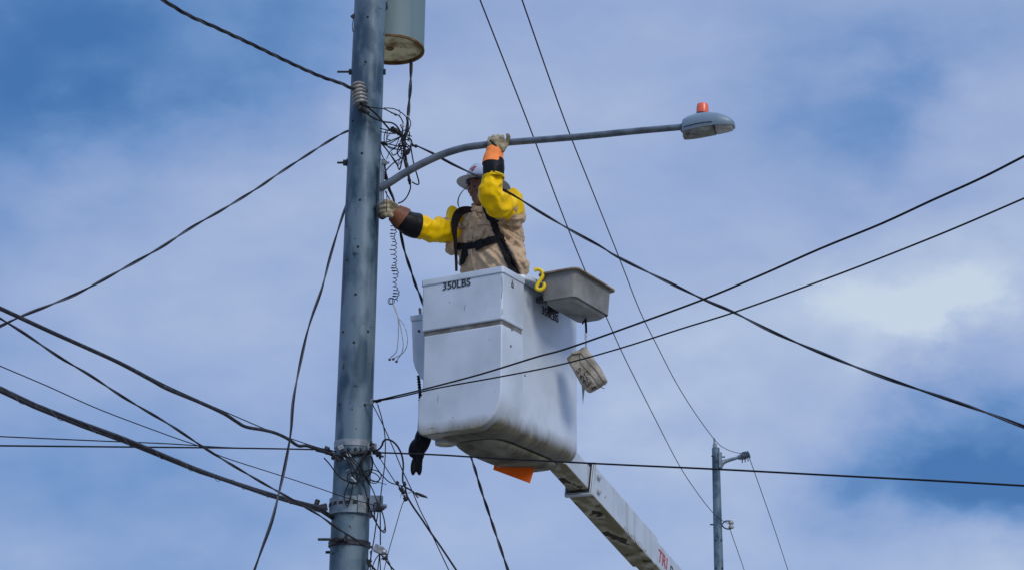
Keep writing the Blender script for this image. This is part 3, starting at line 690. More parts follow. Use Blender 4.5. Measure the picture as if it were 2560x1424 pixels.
# wires tied together at the collar
tg3 = thing('wire_tangle', P(950, 1290, 11.38), 'bunch of thin drop wires looped through the slotted collar bracket', 'wires')
ZC = (780, 1220, 6.737)
for pts, wp in [
 ([(1060, 430), (1038, 290), (1060, 245), (1100, 260), (1115, 320)], 3.0),
 ([(975, 385), (1060, 540), (1150, 680), (1210, 740), (1237, 700), (1215, 520), (1170, 360)], 3.0),
 ([(1150, 330), (1200, 460), (1228, 600), (1220, 690), (1175, 712), (1120, 650), (1060, 500), (1045, 400)], 2.8),
 ([(1148, 380), (1150, 600), (1152, 950)], 3.0), ([(1112, 400), (1080, 600), (1040, 880), (1005, 1060), (985, 1250), (980, 1390)], 2.8),
 ([(1140, 1095), (1070, 1190), (1025, 1300), (1005, 1390)], 2.6), ([(1140, 1095), (1125, 1220), (1105, 1390)], 2.6), ([(1142, 1095), (1146, 1240), (1155, 1390)], 2.6),
 ([(925, 1180), (950, 1230), (1000, 1300), (1085, 1390)], 5.0), ([(985, 1050), (990, 1150), (965, 1250), (940, 1390)], 2.6),
 ([(1150, 1095), (1230, 1190), (1300, 1280), (1400, 1390)], 3.4), ([(1205, 1070), (1250, 1120), (1270, 1190), (1310, 1270), (1345, 1390)], 2.6),
 ([(1165, 1190), (1215, 1165), (1280, 1140)], 3.4), ([(1180, 1140), (1220, 1165), (1250, 1200)], 3.4),
]:
    dY = random.uniform(-.03, .03)
    wire(None, [(x, y, 11.38 + dY) for x, y in Z(pts, *ZC)], 11.38, 11.38, wp, name='wire', parent=tg3)
for (x, y, r) in [(1140, 325, .022), (1180, 320, .017), (1130, 270, .012), (965, 1250, .018), (985, 1270, .014), (1225, 1160, .013), (1255, 1150, .011)]:
    (cx, cy), = Z([(x, y)], *ZC); c = P(cx, cy, 11.37)
    mb = MB(); mb.lathe(c - Vector((r, 0, 0)), Vector((1, 0, random.uniform(-.8, .4))), [(r * .5, 0), (r * .95, r * .2), (r * .95, r * 1.2), (r * .4, r * 1.3), (r * .4, r * 2)], 6); mb.build('wire_clamp', M['steel_dark'], tg3)

# big drop cable arching right of the strap, with splices
dc = thing('drop_cable', P(1005, 1200, 11.3), 'thick black drop cable arching out from the strap and down to the right', 'cable')
arch = Z([(800, 330), (900, 300), (970, 240), (1000, 160), (1045, 120), (1130, 132), (1220, 200), (1290, 310), (1330, 430), (1345, 560), (1335, 700), (1338, 830), (1372, 900), (1392, 1020), (1420, 1100)], *ZB) + [(1034, 1267), (1055, 1297), (1077, 1330), (1099, 1361), (1141, 1424)]
mb = MB(); mb.tube(world_path(arch, 11.36, 10.9, 6, 0, 3), .0058, 10); mb.build('jacket', M['cable'], dc)
mb = MB(); mb.tube(world_path(Z([(955, 245), (985, 215), (1003, 160), (1040, 118)], *ZB), 11.34, 11.34, 5), .0062, 8); mb.build('metal_sleeve', M['conn'], dc)
for (x, y, r, h) in [(1250, 848, .012, .02), (1320, 960, .014, .03), (1365, 870, .012, .025), (1350, 1000, .014, .03), (1400, 1110, .015, .035), (1385, 1130, .012, .02), (1290, 945, .009, .02)]:
    (cx, cy), = Z([(x, y)], *ZB); c = P(cx, cy, 11.3)
    mb = MB(); mb.lathe(c - Vector((0, 0, h / 2)), Vector((random.uniform(-.5, .5), 0, 1)), [(r * .8, 0), (r, h * .1), (r, h * .7), (r * .45, h * .75), (r * .45, h * 1.1)], 6); mb.build('cable_clamp', M['steel_dark'], dc)
for pts, wp in [([(815, 440), (850, 530), (950, 680), (1060, 800), (1140, 855), (1250, 885), (1400, 930), (1530, 1010)], 2.6), ([(950, 440), (1040, 580), (1130, 720), (1215, 850), (1300, 960), (1370, 1080)], 2.2), ([(1380, 930), (1500, 1000), (1580, 1050), (1700, 1085), (1755, 1110)], 2.4), ([(1360, 1090), (1420, 1030), (1490, 1010)], 1.4), ([(1300, 1110), (1310, 1050), (1370, 1090), (1340, 1010)], 1.0)]:
    wire(None, Z(pts, *ZB), 11.33, 11.28, wp, name='tail_wire', parent=dc)
mb = MB(); q = world_path(Z([(1550, 1020), (1640, 1060), (1740, 1095)], *ZB), 11.29, 11.28, 5); mb.tube(q, [.0055 + .004 * math.sin(math.pi * i / (len(q) - 1)) for i in range(len(q))], 8); mb.tube(world_path(Z([(1520, 1010), (1560, 1060), (1595, 1105)], *ZB), 11.29, 11.28, 4), .0045, 8); mb.build('wire_splice', M['tape'], dc)
GT = 'thin wires dropping from the hook bolt'
wire('straight thin wire falling from the hook bolt to the lower right', [(931, 1009), (956, 1058), (982, 1116), (1005, 1172), (1031, 1227), (1050, 1273), (1070, 1312), (1089, 1354), (1122, 1424)], 11.37, 11.0, 2.6, group=GT, ext1=3)
wire('bowed thin wire falling from the hook bolt past the collar', [(944, 1009), (956, 1051), (963, 1097), (962, 1155), (956, 1204), (950, 1253)], 11.36, 11.37, 2.6, group=GT)
wire('thin guy wire slanting down left from the cable splice', [(1014, 1243), (1004, 1265), (985, 1330), (972, 1375), (960, 1424)], 11.3, 11.2, 2.0, group=GT, ext1=3)
hb = thing('hook_bolt', P(915, 1010, 11.4), 'small eye bolt holding the two wires that cross the bucket', 'bolt')
mb = MB(); mb.tube(spline([P(911, 1011, 11.42), P(924, 1009, 11.37), P(931, 1007, 11.36)], 4), .0052, 8); mb.build('shank', M['conn'], hb)
mb = MB(); c = P(931, 1002, 11.36); mb.tube([c + Vector((math.cos(a) * .011, 0, math.sin(a) * .014)) for a in [R(i * 30) for i in range(13)]], .004, 6); mb.build('eye', M['conn'], hb)
mb = MB(); mb.tube(world_path([(938, 1004), (946, 1001), (955, 998)], 11.35, 11.34, 4), [.006, .011, .012, .011, .010, .012, .011, .010, .006], 8); mb.build('wire_grip', M['steel_dark'], hb)
# ground wire at the pole's top left
gw = thing('ground_wire', P(884, 40, 11.45), 'thin wire and small black clip on the pole left side', 'wire')
mb = MB(); mb.tube(world_path([(889, -6), (887, 20), (886, 36)], 11.47, 11.47, 5, 1), .0028, 6); mb.tube(world_path([(884, 44), (881, 64), (882, 78), (886, 82)], 11.47, 11.47, 5), .0028, 6); mb.build('wire', M['cable'], gw)
mb = MB(); mb.prism([P(876, 40, 11.46), P(886, 33, 11.46), P(889, 43, 11.46), P(883, 45, 11.46)], Vector((0, .025, 0))); mb.build('clip', M['steel_dark'], gw)
mb = MB(); mb.tube(world_path([(885, 120), (884, 126), (886, 131)], 11.5, 11.5, 4), .006, 6); mb.build('staple', M['steel_dark'], gw)

# coiled wire hanging under the worker's hand
cw = thing('coiled_wire', P(983, 560, 11.3), 'springy coil of thin wire hanging below the gloved hand', 'wire')
pts = []
for i in range(22 * 10 + 1):
    s = i / 220; x = 976 + 8 * s + 2.0 * math.sin(s * 31); y = 560 + 194 * s + 3 * math.sin(s * 17)
    a = 2 * math.pi * i / 10 + .8 * math.sin(s * 9)
    rr = .019 * (.85 + .25 * math.sin(s * 23))
    c = P(x + 6, y, 11.3)
    pts.append(c + Vector((math.cos(a) * rr, math.sin(a) * rr, 0)))
mb = MB(); mb.tube(pts, .0026, 6); mb.build('coil', M['cable'], cw)
mb = MB()
for cc in (976, 980): mb.tube([P(cc + 6 * math.cos(R(a)), 752 + 8 * math.sin(R(a)), 11.3 + .01 * math.sin(R(a * 2))) for a in range(0, 361, 30)], .0026, 6)
mb.build('loop', M['cable'], cw)
for tr_ in ([(982, 758), (988, 775), (995, 794), (996, 830), (994, 862), (990, 880), (975, 894)], [(984, 760), (990, 778), (996, 794), (1004, 830), (1008, 860), (1004, 882), (992, 900)], [(986, 762), (992, 780), (997, 794), (1012, 815), (1019, 845), (1015, 870), (1003, 885), (982, 896)]):
    wire(None, tr_, 11.3, 11.3, 2.0, name='loose_strand', m='bare', parent=cw)
for (x, y) in [(974, 897), (983, 896), (991, 902)]:
    mb = MB(); mb.lathe(P(x - 3, y + 2, 11.3), Vector((1, 0, .4)), [(.004, 0), (.008, .004), (.008, .013), (.004, .018)], 8); mb.build('terminal', M['steel_dark'], cw)

# ------------------------------------------------------------------ street lamp
lamp = thing('street_lamp', P(955, 470, 11.42), 'street lamp on a long curved grey arm with red photocell', 'street lamp')
armpts = [(952, 470, 11.40), (980, 453, 11.38), (1010, 434, 11.36), (1060, 407, 11.31), (1110, 385, 11.27), (1160, 370, 11.22), (1200, 364, 11.19), (1245, 358.5, 11.15), (1300, 354, 11.11), (1450, 342, 10.98), (1580, 329, 10.87), (1715, 317, 10.75)]
ap = world_path(armpts, 1, 1, 6)
mb = MB(); mb.tube(ap, [.0268 - .0058 * i / (len(ap) - 1) for i in range(len(ap))], 20); mb.build('arm', M['arm'], lamp)
# bracket plate against the pole's right flank
bx = Vector((1, .0, 0))
top, bot = P(958, 405, 11.43), P(955, 545, 11.43)
zv = (top - bot) * .5; mid = (top + bot) * .5
mb = MB(); mb.box(mid, Vector((.008, 0, 0)), Vector((0, .034, 0)), zv)
mb.box(mid + Vector((-.014, -.03, 0)), Vector((.007, 0, 0)), Vector((0, .005, 0)), zv * .98)
mb.build('bracket_plate', M['galv2'], lamp, bevel=.004)
mb = MB(); b2 = P(958, 540, 11.42); mb.tube(spline([P(945, 505, 11.40), P(945, 532, 11.40), P(954, 545, 11.40), P(964, 541, 11.40)], 5), .012, 8); mb.build('bracket_foot', M['steel_dark'], lamp)
mb = MB(); mb.lathe(P(962, 407, 11.4), Vector((1, 0, 0)), [(.018, -.01), (.018, .012), (.008, .014), (.008, .03)], 6); mb.build('bracket_bolt', M['conn'], lamp)
# head: lofted cobra-head housing along +x
hx = (P(1836, 311, 10.66) - P(1707, 321, 10.76)); hl = hx.length; hx.normalize()
hy = Vector((0, 0, 1)); hy = (hy - hx * hy.dot(hx)).normalized(); hz = hx.cross(hy)
h0 = P(1707, 320, 10.76)
secs = [(0, .040, -.070, .034), (.02, .050, -.075, .050), (.12, .066, -.074, .064), (.3, .080, -.068, .078), (.5, .082, -.058, .084), (.7, .070, -.050, .082), (.86, .048, -.044, .070), (.95, .028, -.040, .052), (1, .010, -.036, .034)]
rings = []
for s, up, dn, wd in secs:
    r_ = []
    for j in range(28):
        a = 2 * math.pi * j / 28; cx, sy = math.cos(a), math.sin(a)
        y = up * abs(sy) ** .8 if sy > 0 else dn * .55 * min(1, abs(sy) * 2.2)
        x = wd * (abs(cx) ** .6) * (1 if cx > 0 else -1) * (1.0 if sy >= 0 else 1.0 - .10 * abs(sy))
        r_.append(h0 + hx * (s * hl) + hy * y + hz * x)
    rings.append(r_)
mb = MB(); mb.loft(rings); mb.build('housing', M['lamp'], lamp, bevel=0)
def lamp_pan(s0, s1, dtop, dbot, name, m, wscale=.93):
    n = 9; pr_ = []
    for i in range(n):
        s = s0 + (s1 - s0) * i / (n - 1)
        for k in range(len(secs) - 1):
            if secs[k][0] <= s <= secs[k + 1][0]:
                f = (s - secs[k][0]) / (secs[k + 1][0] - secs[k][0]); wd = secs[k][3] + (secs[k + 1][3] - secs[k][3]) * f; dn = secs[k][2] + (secs[k + 1][2] - secs[k][2]) * f
        pr_.append([h0 + hx * (s * hl) + hy * (dn * dtop) + hz * (wd * wscale * q) for q in (-1, 1)] + [h0 + hx * (s * hl) + hy * (dn * dbot) + hz * (wd * wscale * .45 * q) for q in (1, -1)])
    mb = MB(); mb.loft(pr_, smooth=False); return mb.build(name, m, lamp, bevel=.003)
lamp_pan(.02, .635, .48, 1.0, 'door', M['lamp_under'])
lamp_pan(.655, .975, .3, .98, 'lens', M['lens'], .965)
fz = -hz if hz.y > 0 else hz
def pan_frame(sx, t):
    for k in range(len(secs) - 1):
        if secs[k][0] <= sx <= secs[k + 1][0]:
            f = (sx - secs[k][0]) / (secs[k + 1][0] - secs[k][0]); wd = secs[k][3] + (secs[k + 1][3] - secs[k][3]) * f; dn = secs[k][2] + (secs[k + 1][2] - secs[k][2]) * f
    d = (hy * (-dn * .52) + fz * (wd * .93 * .55)).normalized()
    n = hx.cross(d).normalized(); n = n if n.dot(fz) > 0 else -n
    return h0 + hx * (sx * hl) + hy * (dn * (.48 + .52 * t)) + fz * (wd * .93 * (1 - .55 * t)), d, n
q, d_, n_ = pan_frame(.09, .78)
text_mesh('LSI nsa', .026, q + n_ * .002, hx, d_, M['ink'], 'lettering', lamp)
q, d_, n_ = pan_frame(.47, .45)
mb = MB(); mb.box(q, hx * .030, d_ * .012, n_ * .0012); mb.build('rating_label', M['lens'], lamp)
q, d_, n_ = pan_frame(.645, .4)
mb = MB(); mb.box(q, hx * .006, d_ * .018, n_ * .006); mb.build('latch', M['steel_dark'], lamp, bevel=.002)
mb = MB(); mb.lathe(h0 - hx * .012, hx, [(.026, 0), (.030, .004), (.030, .02)], 20); mb.build('slip_fitter', M['arm'], lamp)
mb = MB(); mb.tube([h0 + hx * (hl * s_) + hy * (-.020 + .012 * math.sin(s_ * 2.6)) + fz * (w_ + .0005) for s_, w_ in ((.05, .056), (.12, .064), (.3, .078), (.5, .084), (.62, .083))], .0022, 6); mb.build('door_seam', M['steel_dark'], lamp)
pc = h0 + hx * (hl * .38) + hy * .078
mb = MB(); mb.lathe(pc + hy * .006, hy, [(.039, 0), (.040, .006), (.037, .056), (.034, .066), (.02, .070)], 28); mb.build('photocell', M['photocell'], lamp)
mb = MB(); mb.lathe(pc - hy * .004, hy, [(.043, 0), (.043, .011)], 28); mb.build('photocell_socket', M['ink'], lamp)

# ------------------------------------------------------------------ lift bucket
ANG = R(30)
U = Vector((-math.cos(ANG), math.sin(ANG), 0)); V = Vector((math.sin(ANG), math.cos(ANG), 0)); ZV = Vector((0, 0, 1))
C0 = P(1257, 664, 11.15)
def B(u, v, z): return C0 + U * u + V * v + ZV * z
bk = thing('lift_bucket', B(.3, .5, -1.1), 'white aerial lift bucket marked 350LBS holding the line worker', 'lift bucket')
def rbox(u0, u1, v0, v1, z0, z1, name, m, rv=.02, rb=.02, rt=.008, taper=0, hollow=False, smooth=True):
    """box with rounded vertical (rv), bottom (rb) and top (rt) edges in bucket coordinates"""
    bm = bmesh.new()
    vs = {}
    for i, u in enumerate((u0, u1)):
        for j, v in enumerate((v0, v1)):
            for k, z in enumerate((z0, z1)):
                t = taper if k == 0 else 0
                vs[i, j, k] = bm.verts.new((u + (t if i == 0 else -t), v + (t if j == 0 else -t), z))
    q = lambda *a: bm.faces.new([vs[x] for x in a])
    q((0, 0, 0), (0, 1, 0), (1, 1, 0), (1, 0, 0)); q((0, 0, 1), (1, 0, 1), (1, 1, 1), (0, 1, 1))
    q((0, 0, 0), (1, 0, 0), (1, 0, 1), (0, 0, 1)); q((0, 1, 0), (0, 1, 1), (1, 1, 1), (1, 1, 0))
    q((0, 0, 0), (0, 0, 1), (0, 1, 1), (0, 1, 0)); q((1, 0, 0), (1, 1, 0), (1, 1, 1), (1, 0, 1))
    zc_ = lambda e: [v.co.z for v in e.verts]
    ve = [e for e in bm.edges if abs(zc_(e)[0] - zc_(e)[1]) > 1e-4]
    if rv: bmesh.ops.bevel(bm, geom=ve, offset=rv, segments=8, affect='EDGES', profile=.5)
    be = [e for e in bm.edges if all(abs(z - z0) < 1e-5 for z in zc_(e))]
    if rb: bmesh.ops.bevel(bm, geom=be, offset=rb, segments=8, affect='EDGES', profile=.5)
    te = [e for e in bm.edges if all(abs(z - z1) < 1e-5 for z in zc_(e))]
    if rt: bmesh.ops.bevel(bm, geom=te, offset=rt, segments=2, affect='EDGES', profile=.5)
    if hollow:
        bm.normal_update()
        top = max((f for f in bm.faces if all(abs(v.co.z - z1) < 1e-5 for v in f.verts)), key=lambda f: f.calc_area())
        bmesh.ops.inset_individual(bm, faces=[top], thickness=hollow, use_even_offset=True)
        r_ = bmesh.ops.extrude_discrete_faces(bm, faces=[top])
        for v in r_['faces'][0].verts: v.co.z -= (z1 - z0) * .93
    bm.normal_update()
    mb = MB(); bm.verts.index_update()
    # (u,v,z) is left-handed in the world, so flip the faces
    mb.add([B(*v.co) for v in bm.verts], [tuple(reversed([v.index for v in f.verts])) for f in bm.faces], smooth)
    bm.free()
    o = mb.build(name, m, bk)
    x = o.modifiers.new('normals', 'WEIGHTED_NORMAL'); x.keep_sharp = True
    return o
BW, BD, BH = .61, 1.15, 1.085
def rring(ua, ub, va, vb, z, r, n=7):
    out = []
    for (cu, cv, a0) in ((ub - r, vb - r, 0), (ua + r, vb - r, 90), (ua + r, va + r, 180), (ub - r, va + r, 270)):
        for i in range(n + 1):
            a = R(a0 + 90 * i / n); out.append(B(cu + r * math.cos(a), cv + r * math.sin(a), z))
    return out
mu0, mu1, mv0, mv1, mr = .040, BW - .055, .05, BD, .12
rings = []
for k in range(11):
    th = R(90 - 90 * k / 10)
    rings.append(rring(mu0 + mr * (1 - math.cos(th)), mu1 - mr * (1 - math.cos(th)), mv0 + mr * (1 - math.cos(th)), mv1 - mr * (1 - math.cos(th)), -BH + mr * (1 - math.sin(th)), .085 - .05 * (1 - math.cos(th))))
for z in (-.8, -.6, -.4, -.2): rings.append(rring(mu0, mu1, mv0, mv1, z, .085))
rings += [rring(mu0, mu1, mv0, mv1, -.02, .085), rring(mu0 + .03, mu1 - .03, mv0 + .03, mv1 - .03, -.02, .06), rring(mu0 + .03, mu1 - .03, mv0 + .03, mv1 - .03, -BH + .06, .06)]
mb = MB(); mb.loft([list(reversed(r_)) for r_ in rings]); mb.build('body', M['white_dirty'], bk)
# the front step: upper block, groove, lower block with its big rounded corner
VS = .285
rbox(0, BW, .0, VS, -.355, -.040, 'upper_panel', M['white'], rv=.016, rb=.010, rt=.003)
rbox(-.008, BW + .008, -.008, VS + .004, -.046, 0, 'front_rim', M['white'], rv=.02, rb=.006, rt=.010)
rbox(.012, BW - .012, .012, VS - .004, -.40, -.35, 'groove', M['ledge'], rv=.012, rb=.0, rt=.0)
def lower_outline():
    W = BW
    pts = [(.004, -.385), (.004, -.72)]
    cx, cz, rr, rz = .004 + .19, -.80, .19, .25
    for i in range(0, 13):
        a = R(180 + 90 * i / 12); pts.append((cx + rr * math.cos(a), cz + rz * math.sin(a)))
    pts += [(W - .075, -1.05)]
    for i in range(0, 7):
        a = R(270 + 90 * i / 6); pts.append((W + .012 - .05 + .05 * math.cos(a), -1.0 + .05 * math.sin(a)))
    pts += [(W + .012, -.82), (W + .006, -.80), (W - .016, -.77), (W - .018, -.75), (W - .018, -.40), (W - .012, -.385)]
    return pts
mb = MB()
out = lower_outline()
mb.prism([B(u, .006, z) for u, z in out], V * (VS - .006))
lowp = mb.build('lower_panel', M['panel_dirty'], bk, bevel=.016, seg=4)
lowp.data.polygons.foreach_set('use_smooth', [True] * len(lowp.data.polygons))
lowp.data.set_sharp_from_angle(angle=R(40))
# rear rim lip
rbox(-.030, BW + .02, VS - .05, BD + .025, -.012, .026, 'rear_rim', M['white'], rv=.12, rb=.012, rt=.010, hollow=.05)
# grimy belly
mb = MB(); n_ = 24; rings = []
for s, zz in ((1.0, -BH - .001), (.97, -BH - .015), (.86, -BH - .035), (.6, -BH - .046), (.2, -BH - .05)):
    cu, cv = BW * .5 - .015, BD * .5 + .02; hu, hv = (BW * .5 - .125) * s, (BD * .5 - .125) * s; r_ = []
    for j in range(n_):
        a = 2 * math.pi * j / n_; c_, s_ = math.cos(a), math.sin(a)
        r_.append(B(cu + hu * math.copysign(abs(c_) ** .4, c_), cv + hv * math.copysign(abs(s_) ** .4, s_), zz))
    rings.append(r_)
mb.loft(rings, False, True); mb.build('belly', M['grime'], bk)
# side cover on the left flank
def U_plane(px, py, u): return on_plane(px, py, B(u, 0, 0), U)
nV = V
def V_plane(px, py, v): return on_plane(px, py, B(0, v, 0), V)
vv = .10
poly = [V_plane(x, y, vv) for x, y in [(1027, 800), (1029, 850), (1031, 900), (1036, 918), (1048, 942), (1056, 949), (1072, 950), (1072, 795)]]
mb = MB(); mb.prism(poly, V * .25); mb.build('side_cover', M['white'], bk, bevel=.012, seg=3)
poly = [V_plane(x, y, vv - .006) for x, y in [(1024, 788), (1026, 802), (1072, 797), (1072, 781)]]
mb = MB(); mb.prism(poly, V * .262); mb.build('side_cover_lid', M['white'], bk, bevel=.005)
mb = MB(); c = V_plane(1048, 827, vv); mb.lathe(c, -V, [(.009, 0), (.009, .005), (.005, .007)], 12); mb.build('cover_bolt', M['steel_dark'], bk)
for (x, y) in [(1280, 823), (1277, 864), (1312, 938)]:
    c = U_plane(x, y, .002); mb = MB(); mb.lathe(c, -U, [(.0075, 0), (.0075, .004), (.004, .006)], 12); mb.build('bolt_head', M['conn'], bk)
# latch mount: the cup under the belly
c = P(1113, 1111, 11.62)
mb = MB(); mb.lathe(c + ZV * .14, -ZV, [(.066, 0), (.066, .14), (.058, .14), (.058, .05)], 32, True, True); mb.build('mount_cup', M['white'], bk)
mb = MB(); mb.lathe(c + ZV * .05, -ZV, [(.0575, 0), (.0575, .035)], 28); mb.build('cup_lining', M['trafo_base'], bk)
mb = MB(); c = P(1233, 1108, 11.45); mb.box(Vector((c.x, c.y, B(0, 0, -BH).z - .012)), Vector((.004, 0, 0)), Vector((0, .004, 0)), ZV * .022); mb.build('drain_pin', M['ink'], bk)
# lettering
xd = -U
q = V_plane(1106, 725, -.002)
text_mesh('350LBS', .0715, q - V * .0015, xd, ZV, M['ink'], 'weight_marking', bk)
q = U_plane(1354, 783, .0395)
text_mesh('350LBS', .078, q - U * .0015, V, ZV, M['ink'], 'weight_marking', bk)
# small emblem on the step's side
q = U_plane(1281, 712, -.001) - U * .0008
def emb(pts, w_=.0018):
    m_ = MB()
    for a, b in pts:
        a3 = q + V * a[0] + ZV * a[1]; b3 = q + V * b[0] + ZV * b[1]; d = (b3 - a3).normalized(); s_ = d.cross(U).normalized() * w_
        m_.add([a3 - s_, a3 + s_, b3 + s_, b3 - s_], [(3, 2, 1, 0)], False)
    return m_
em = emb([((-.004, .03), (.004, .034)), ((0, .034), (0, .006)), ((-.006, .02), (.007, .018)), ((-.009, 0), (.0, .016)), ((.010, -.002), (.001, .016)), ((-.014, -.006), (.016, -.012)), ((-.016, -.012), (.016, -.018)), ((-.01, .012), (-.012, -.004)), ((.011, .012), (.013, -.006))], .0022)
o_ = em.build('emblem', M['ink_worn'], bk, solid=.0006)
# scuffs
def scuff(pts, wd=.0016):
    m_ = MB(); m_.tube(pts, wd, 5); return m_.build('scuff', M['ledge'], bk)
for tr_ in ([(1162, 775), (1161, 768), (1164, 760)], [(1222, 849), (1226, 845)], [(1068, 1072), (1080, 1068), (1087, 1070)], [(1090, 1082), (1098, 1080)], [(1255, 690), (1256, 720), (1254, 745)], [(1257, 770), (1256, 786)], [(1096, 985), (1094, 1004)]):
    scuff(spline([V_plane(x, y, .006 if y > 800 else 0.0) - V * .0004 for x, y in tr_], 4), .0013)
for (x, y) in [(1124, 755), (1132, 1042)]:
    c = V_plane(x, y, 0 if y < 800 else .006); mb = MB(); mb.lathe(c, -V, [(.0035, 0), (.0035, .001)], 10); mb.build('paint_chip', M['red'] if y > 1000 else M['ink'], bk)

# orange chock plate under the bucket
op = [P(1240, 1152, 11.95), P(1344, 1154, 11.95), P(1325, 1206, 11.95), P(1233, 1172, 11.95)]
mb = MB(); mb.prism([op[0] + ZV * .03, op[1] + ZV * .03, op[2], op[3]], Vector((0, .012, 0)))
pl = thing('hanging_plate', op[0], 'flat orange plate hanging under the bucket', 'plate')
mb.build('plate', M['orange_plate'], pl, bevel=.002)
mb = MB(); c = P(1247, 1164, 11.948); mb.lathe(c, Vector((0, -1, 0)), [(.011, 0), (.011, .0015)], 14); mb.build('hanging_hole', M['label'], pl)

# ------------------------------------------------------------------ tool tray
ty = thing('tool_tray', B(-.18, .64, -.2), 'grey tool tray with rust stained flange hooked on the bucket side', 'tray')
def TB(u, v, z): return B(u, v, z)
u0, u1, v0, v1 = -.325, -.055, .385, .905
zt, zb = .085, -.125
zt = .045; zb = -.165
tp = .028
def rrect(ua, ub, va, vb, z, r, n=5):
    out = []
    for (cu, cv, a0) in ((ub - r, vb - r, 0), (ua + r, vb - r, 90), (ua + r, va + r, 180), (ub - r, va + r, 270)):
        for i in range(n + 1):
            a = R(a0 + 90 * i / n); out.append(TB(cu + r * math.cos(a), cv + r * math.sin(a), z))
    return list(reversed(out))
mb = MB()
mb.loft([rrect(u0 + .012, u1 - .012, v0 + .012, v1 - .012, zb + .03, .03), rrect(u0 + .012, u1 - .012, v0 + .012, v1 - .012, zt, .03)][::-1] +
        [rrect(u0, u1, v0, v1, zt, .035), rrect(u0 + tp * .8, u1 - tp * .8, v0 + tp * .8, v1 - tp * .8, zb + .04, .04), rrect(u0 + tp, u1 - tp, v0 + tp, v1 - tp, zb + .015, .045), rrect(u0 + tp + .02, u1 - tp - .02, v0 + tp + .02, v1 - tp - .02, zb, .04)], True, True)
mb.f = mb.f; mb.build('tub', M['tray'], ty, bevel=0)
mb = MB(); e = .026
mb.loft([rrect(u0 + .004, u1 - .004, v0 + .004, v1 - .004, zt - .001, .03), rrect(u0 - e, u1 + e * .4, v0 - e, v1 + e, zt - .006, .045), rrect(u0 - e, u1 + e * .4, v0 - e, v1 + e, zt + .004, .045), rrect(u0 + .012, u1 - .012, v0 + .012, v1 - .012, zt + .006, .03)], False, False); mb.build('flange', M['tray_rim'], ty)
mb = MB(); mb.box(TB(-.03, .62, -.06), U * .035, V * .02, ZV * .09); mb.box(TB(-.028, .46, -.10), U * .03, V * .025, ZV * .02); mb.build('hanger', M['steel_dark'], ty, bevel=.004)

# yellow hook on the rim
hk = [(1336, 676), (1343, 673), (1352, 676), (1357, 683), (1356, 692), (1349, 702), (1343, 712), (1341, 719), (1344, 723), (1351, 724), (1358, 720), (1361, 713), (1359, 706)]
hp = [P(x, y, B(-.025, .33, 0).y - .0) for x, y in hk]
mb = MB(); sp_ = spline(hp, 6); mb.tube(sp_, [.0125 if i < len(sp_) - 6 else .0125 - .0007 * (i - len(sp_) + 6) for i in range(len(sp_))], 14)
tag(mb.build('hook', M['hook']), 'bright yellow hook hanging over the bucket rim by the tray', 'hook')

# ------------------------------------------------------------------ canvas bag
by = B(-.10, .76, 0).y
bag = thing('glove_bag', P(1470, 870, by), 'dirty cream canvas glove bag hanging tilted beside the bucket', 'bag')
ba = (P(1500, 965, by - .02) - P(1450, 885, by)).normalized()           # long axis
bl = (P(1500, 965, by) - P(1450, 885, by)).length
bx_ = Vector((.80, -.25, .52)); bx_ = (bx_ - ba * bx_.dot(ba)).normalized(); bz_ = ba.cross(bx_).normalized()
bc = P(1469, 926, by)
rings = []
prof = [(-.150, .055, .028), (-.142, .062, .036), (-.11, .066, .045), (-.05, .069, .052), (.02, .071, .054), (.08, .070, .052), (.12, .068, .046), (.138, .062, .036)]
for zz, a_, b_ in prof:
    r_ = []
    for j in range(28):
        t = 2 * math.pi * j / 28; c_, s_ = math.cos(t), math.sin(t)
        x_ = 1.16 * a_ * math.copysign(abs(c_) ** .28, c_); y_ = b_ * math.copysign(abs(s_) ** .28, s_)
        p_ = bc + ba * zz + bx_ * x_ + bz_ * y_
        nn_ = mnoise.noise(p_ * 17) * .007
        r_.append(p_ + (bx_ * c_ + bz_ * s_) * nn_ + ba * mnoise.noise(p_ * 11) * .006)
    rings.append(r_)
mb = MB(); mb.loft(rings); mb.build('bag_body', M['canvas'], bag, disp=(.03, .008), sub=2)
bt = bvh_of(bpy.data.objects['bag_body'])
strip_on(bt, [(1449, 879), (1452, 905), (1468, 925), (1486, 945), (1502, 966), (1512, 970)], 1.0, 'seam', M['ledge'], bag, .001, .002, 3)
strip_on(bt, [(1452, 882), (1470, 903), (1490, 925), (1505, 948), (1515, 962)], 1.0, 'seam', M['ledge'], bag, .001, .002, 3)
strip_on(bt, [(1428, 884), (1440, 882), (1452, 880)], 3.0, 'flap', M['canvas'], bag, .004, .006, 4)
mb = MB(); c = P(1440, 905, by - .075); mb.lathe(c, Vector((-.2, -1, .1)), [(.006, 0), (.006, .004)], 12); mb.build('eyelet', M['conn'], bag)
# lettering lies on the face turned to the street
def bag_text(body, px, py, size):
    d = ray(px, py).normalized(); h = bt.ray_cast(CAM, d)
    if h[0] is None: print('text misses the bag', body); return
    n = h[1]
    if n.dot(CAM - h[0]) < 0: n = -n
    x_ = (P(px + 20, py - 9, by) - P(px, py, by)); x_ = (x_ - n * x_.dot(n)).normalized(); y_ = n.cross(x_)
    text_mesh(body, size, h[0] + n * .006, x_, y_, M['ink'], 'lettering', bag, .002)
bag_text('LT', 1444, 934, .040); bag_text('AYS', 1452, 948, .044); bag_text('AR', 1459, 958, .044); bag_text('UR', 1466, 967, .042); bag_text('ES', 1478, 973, .038)
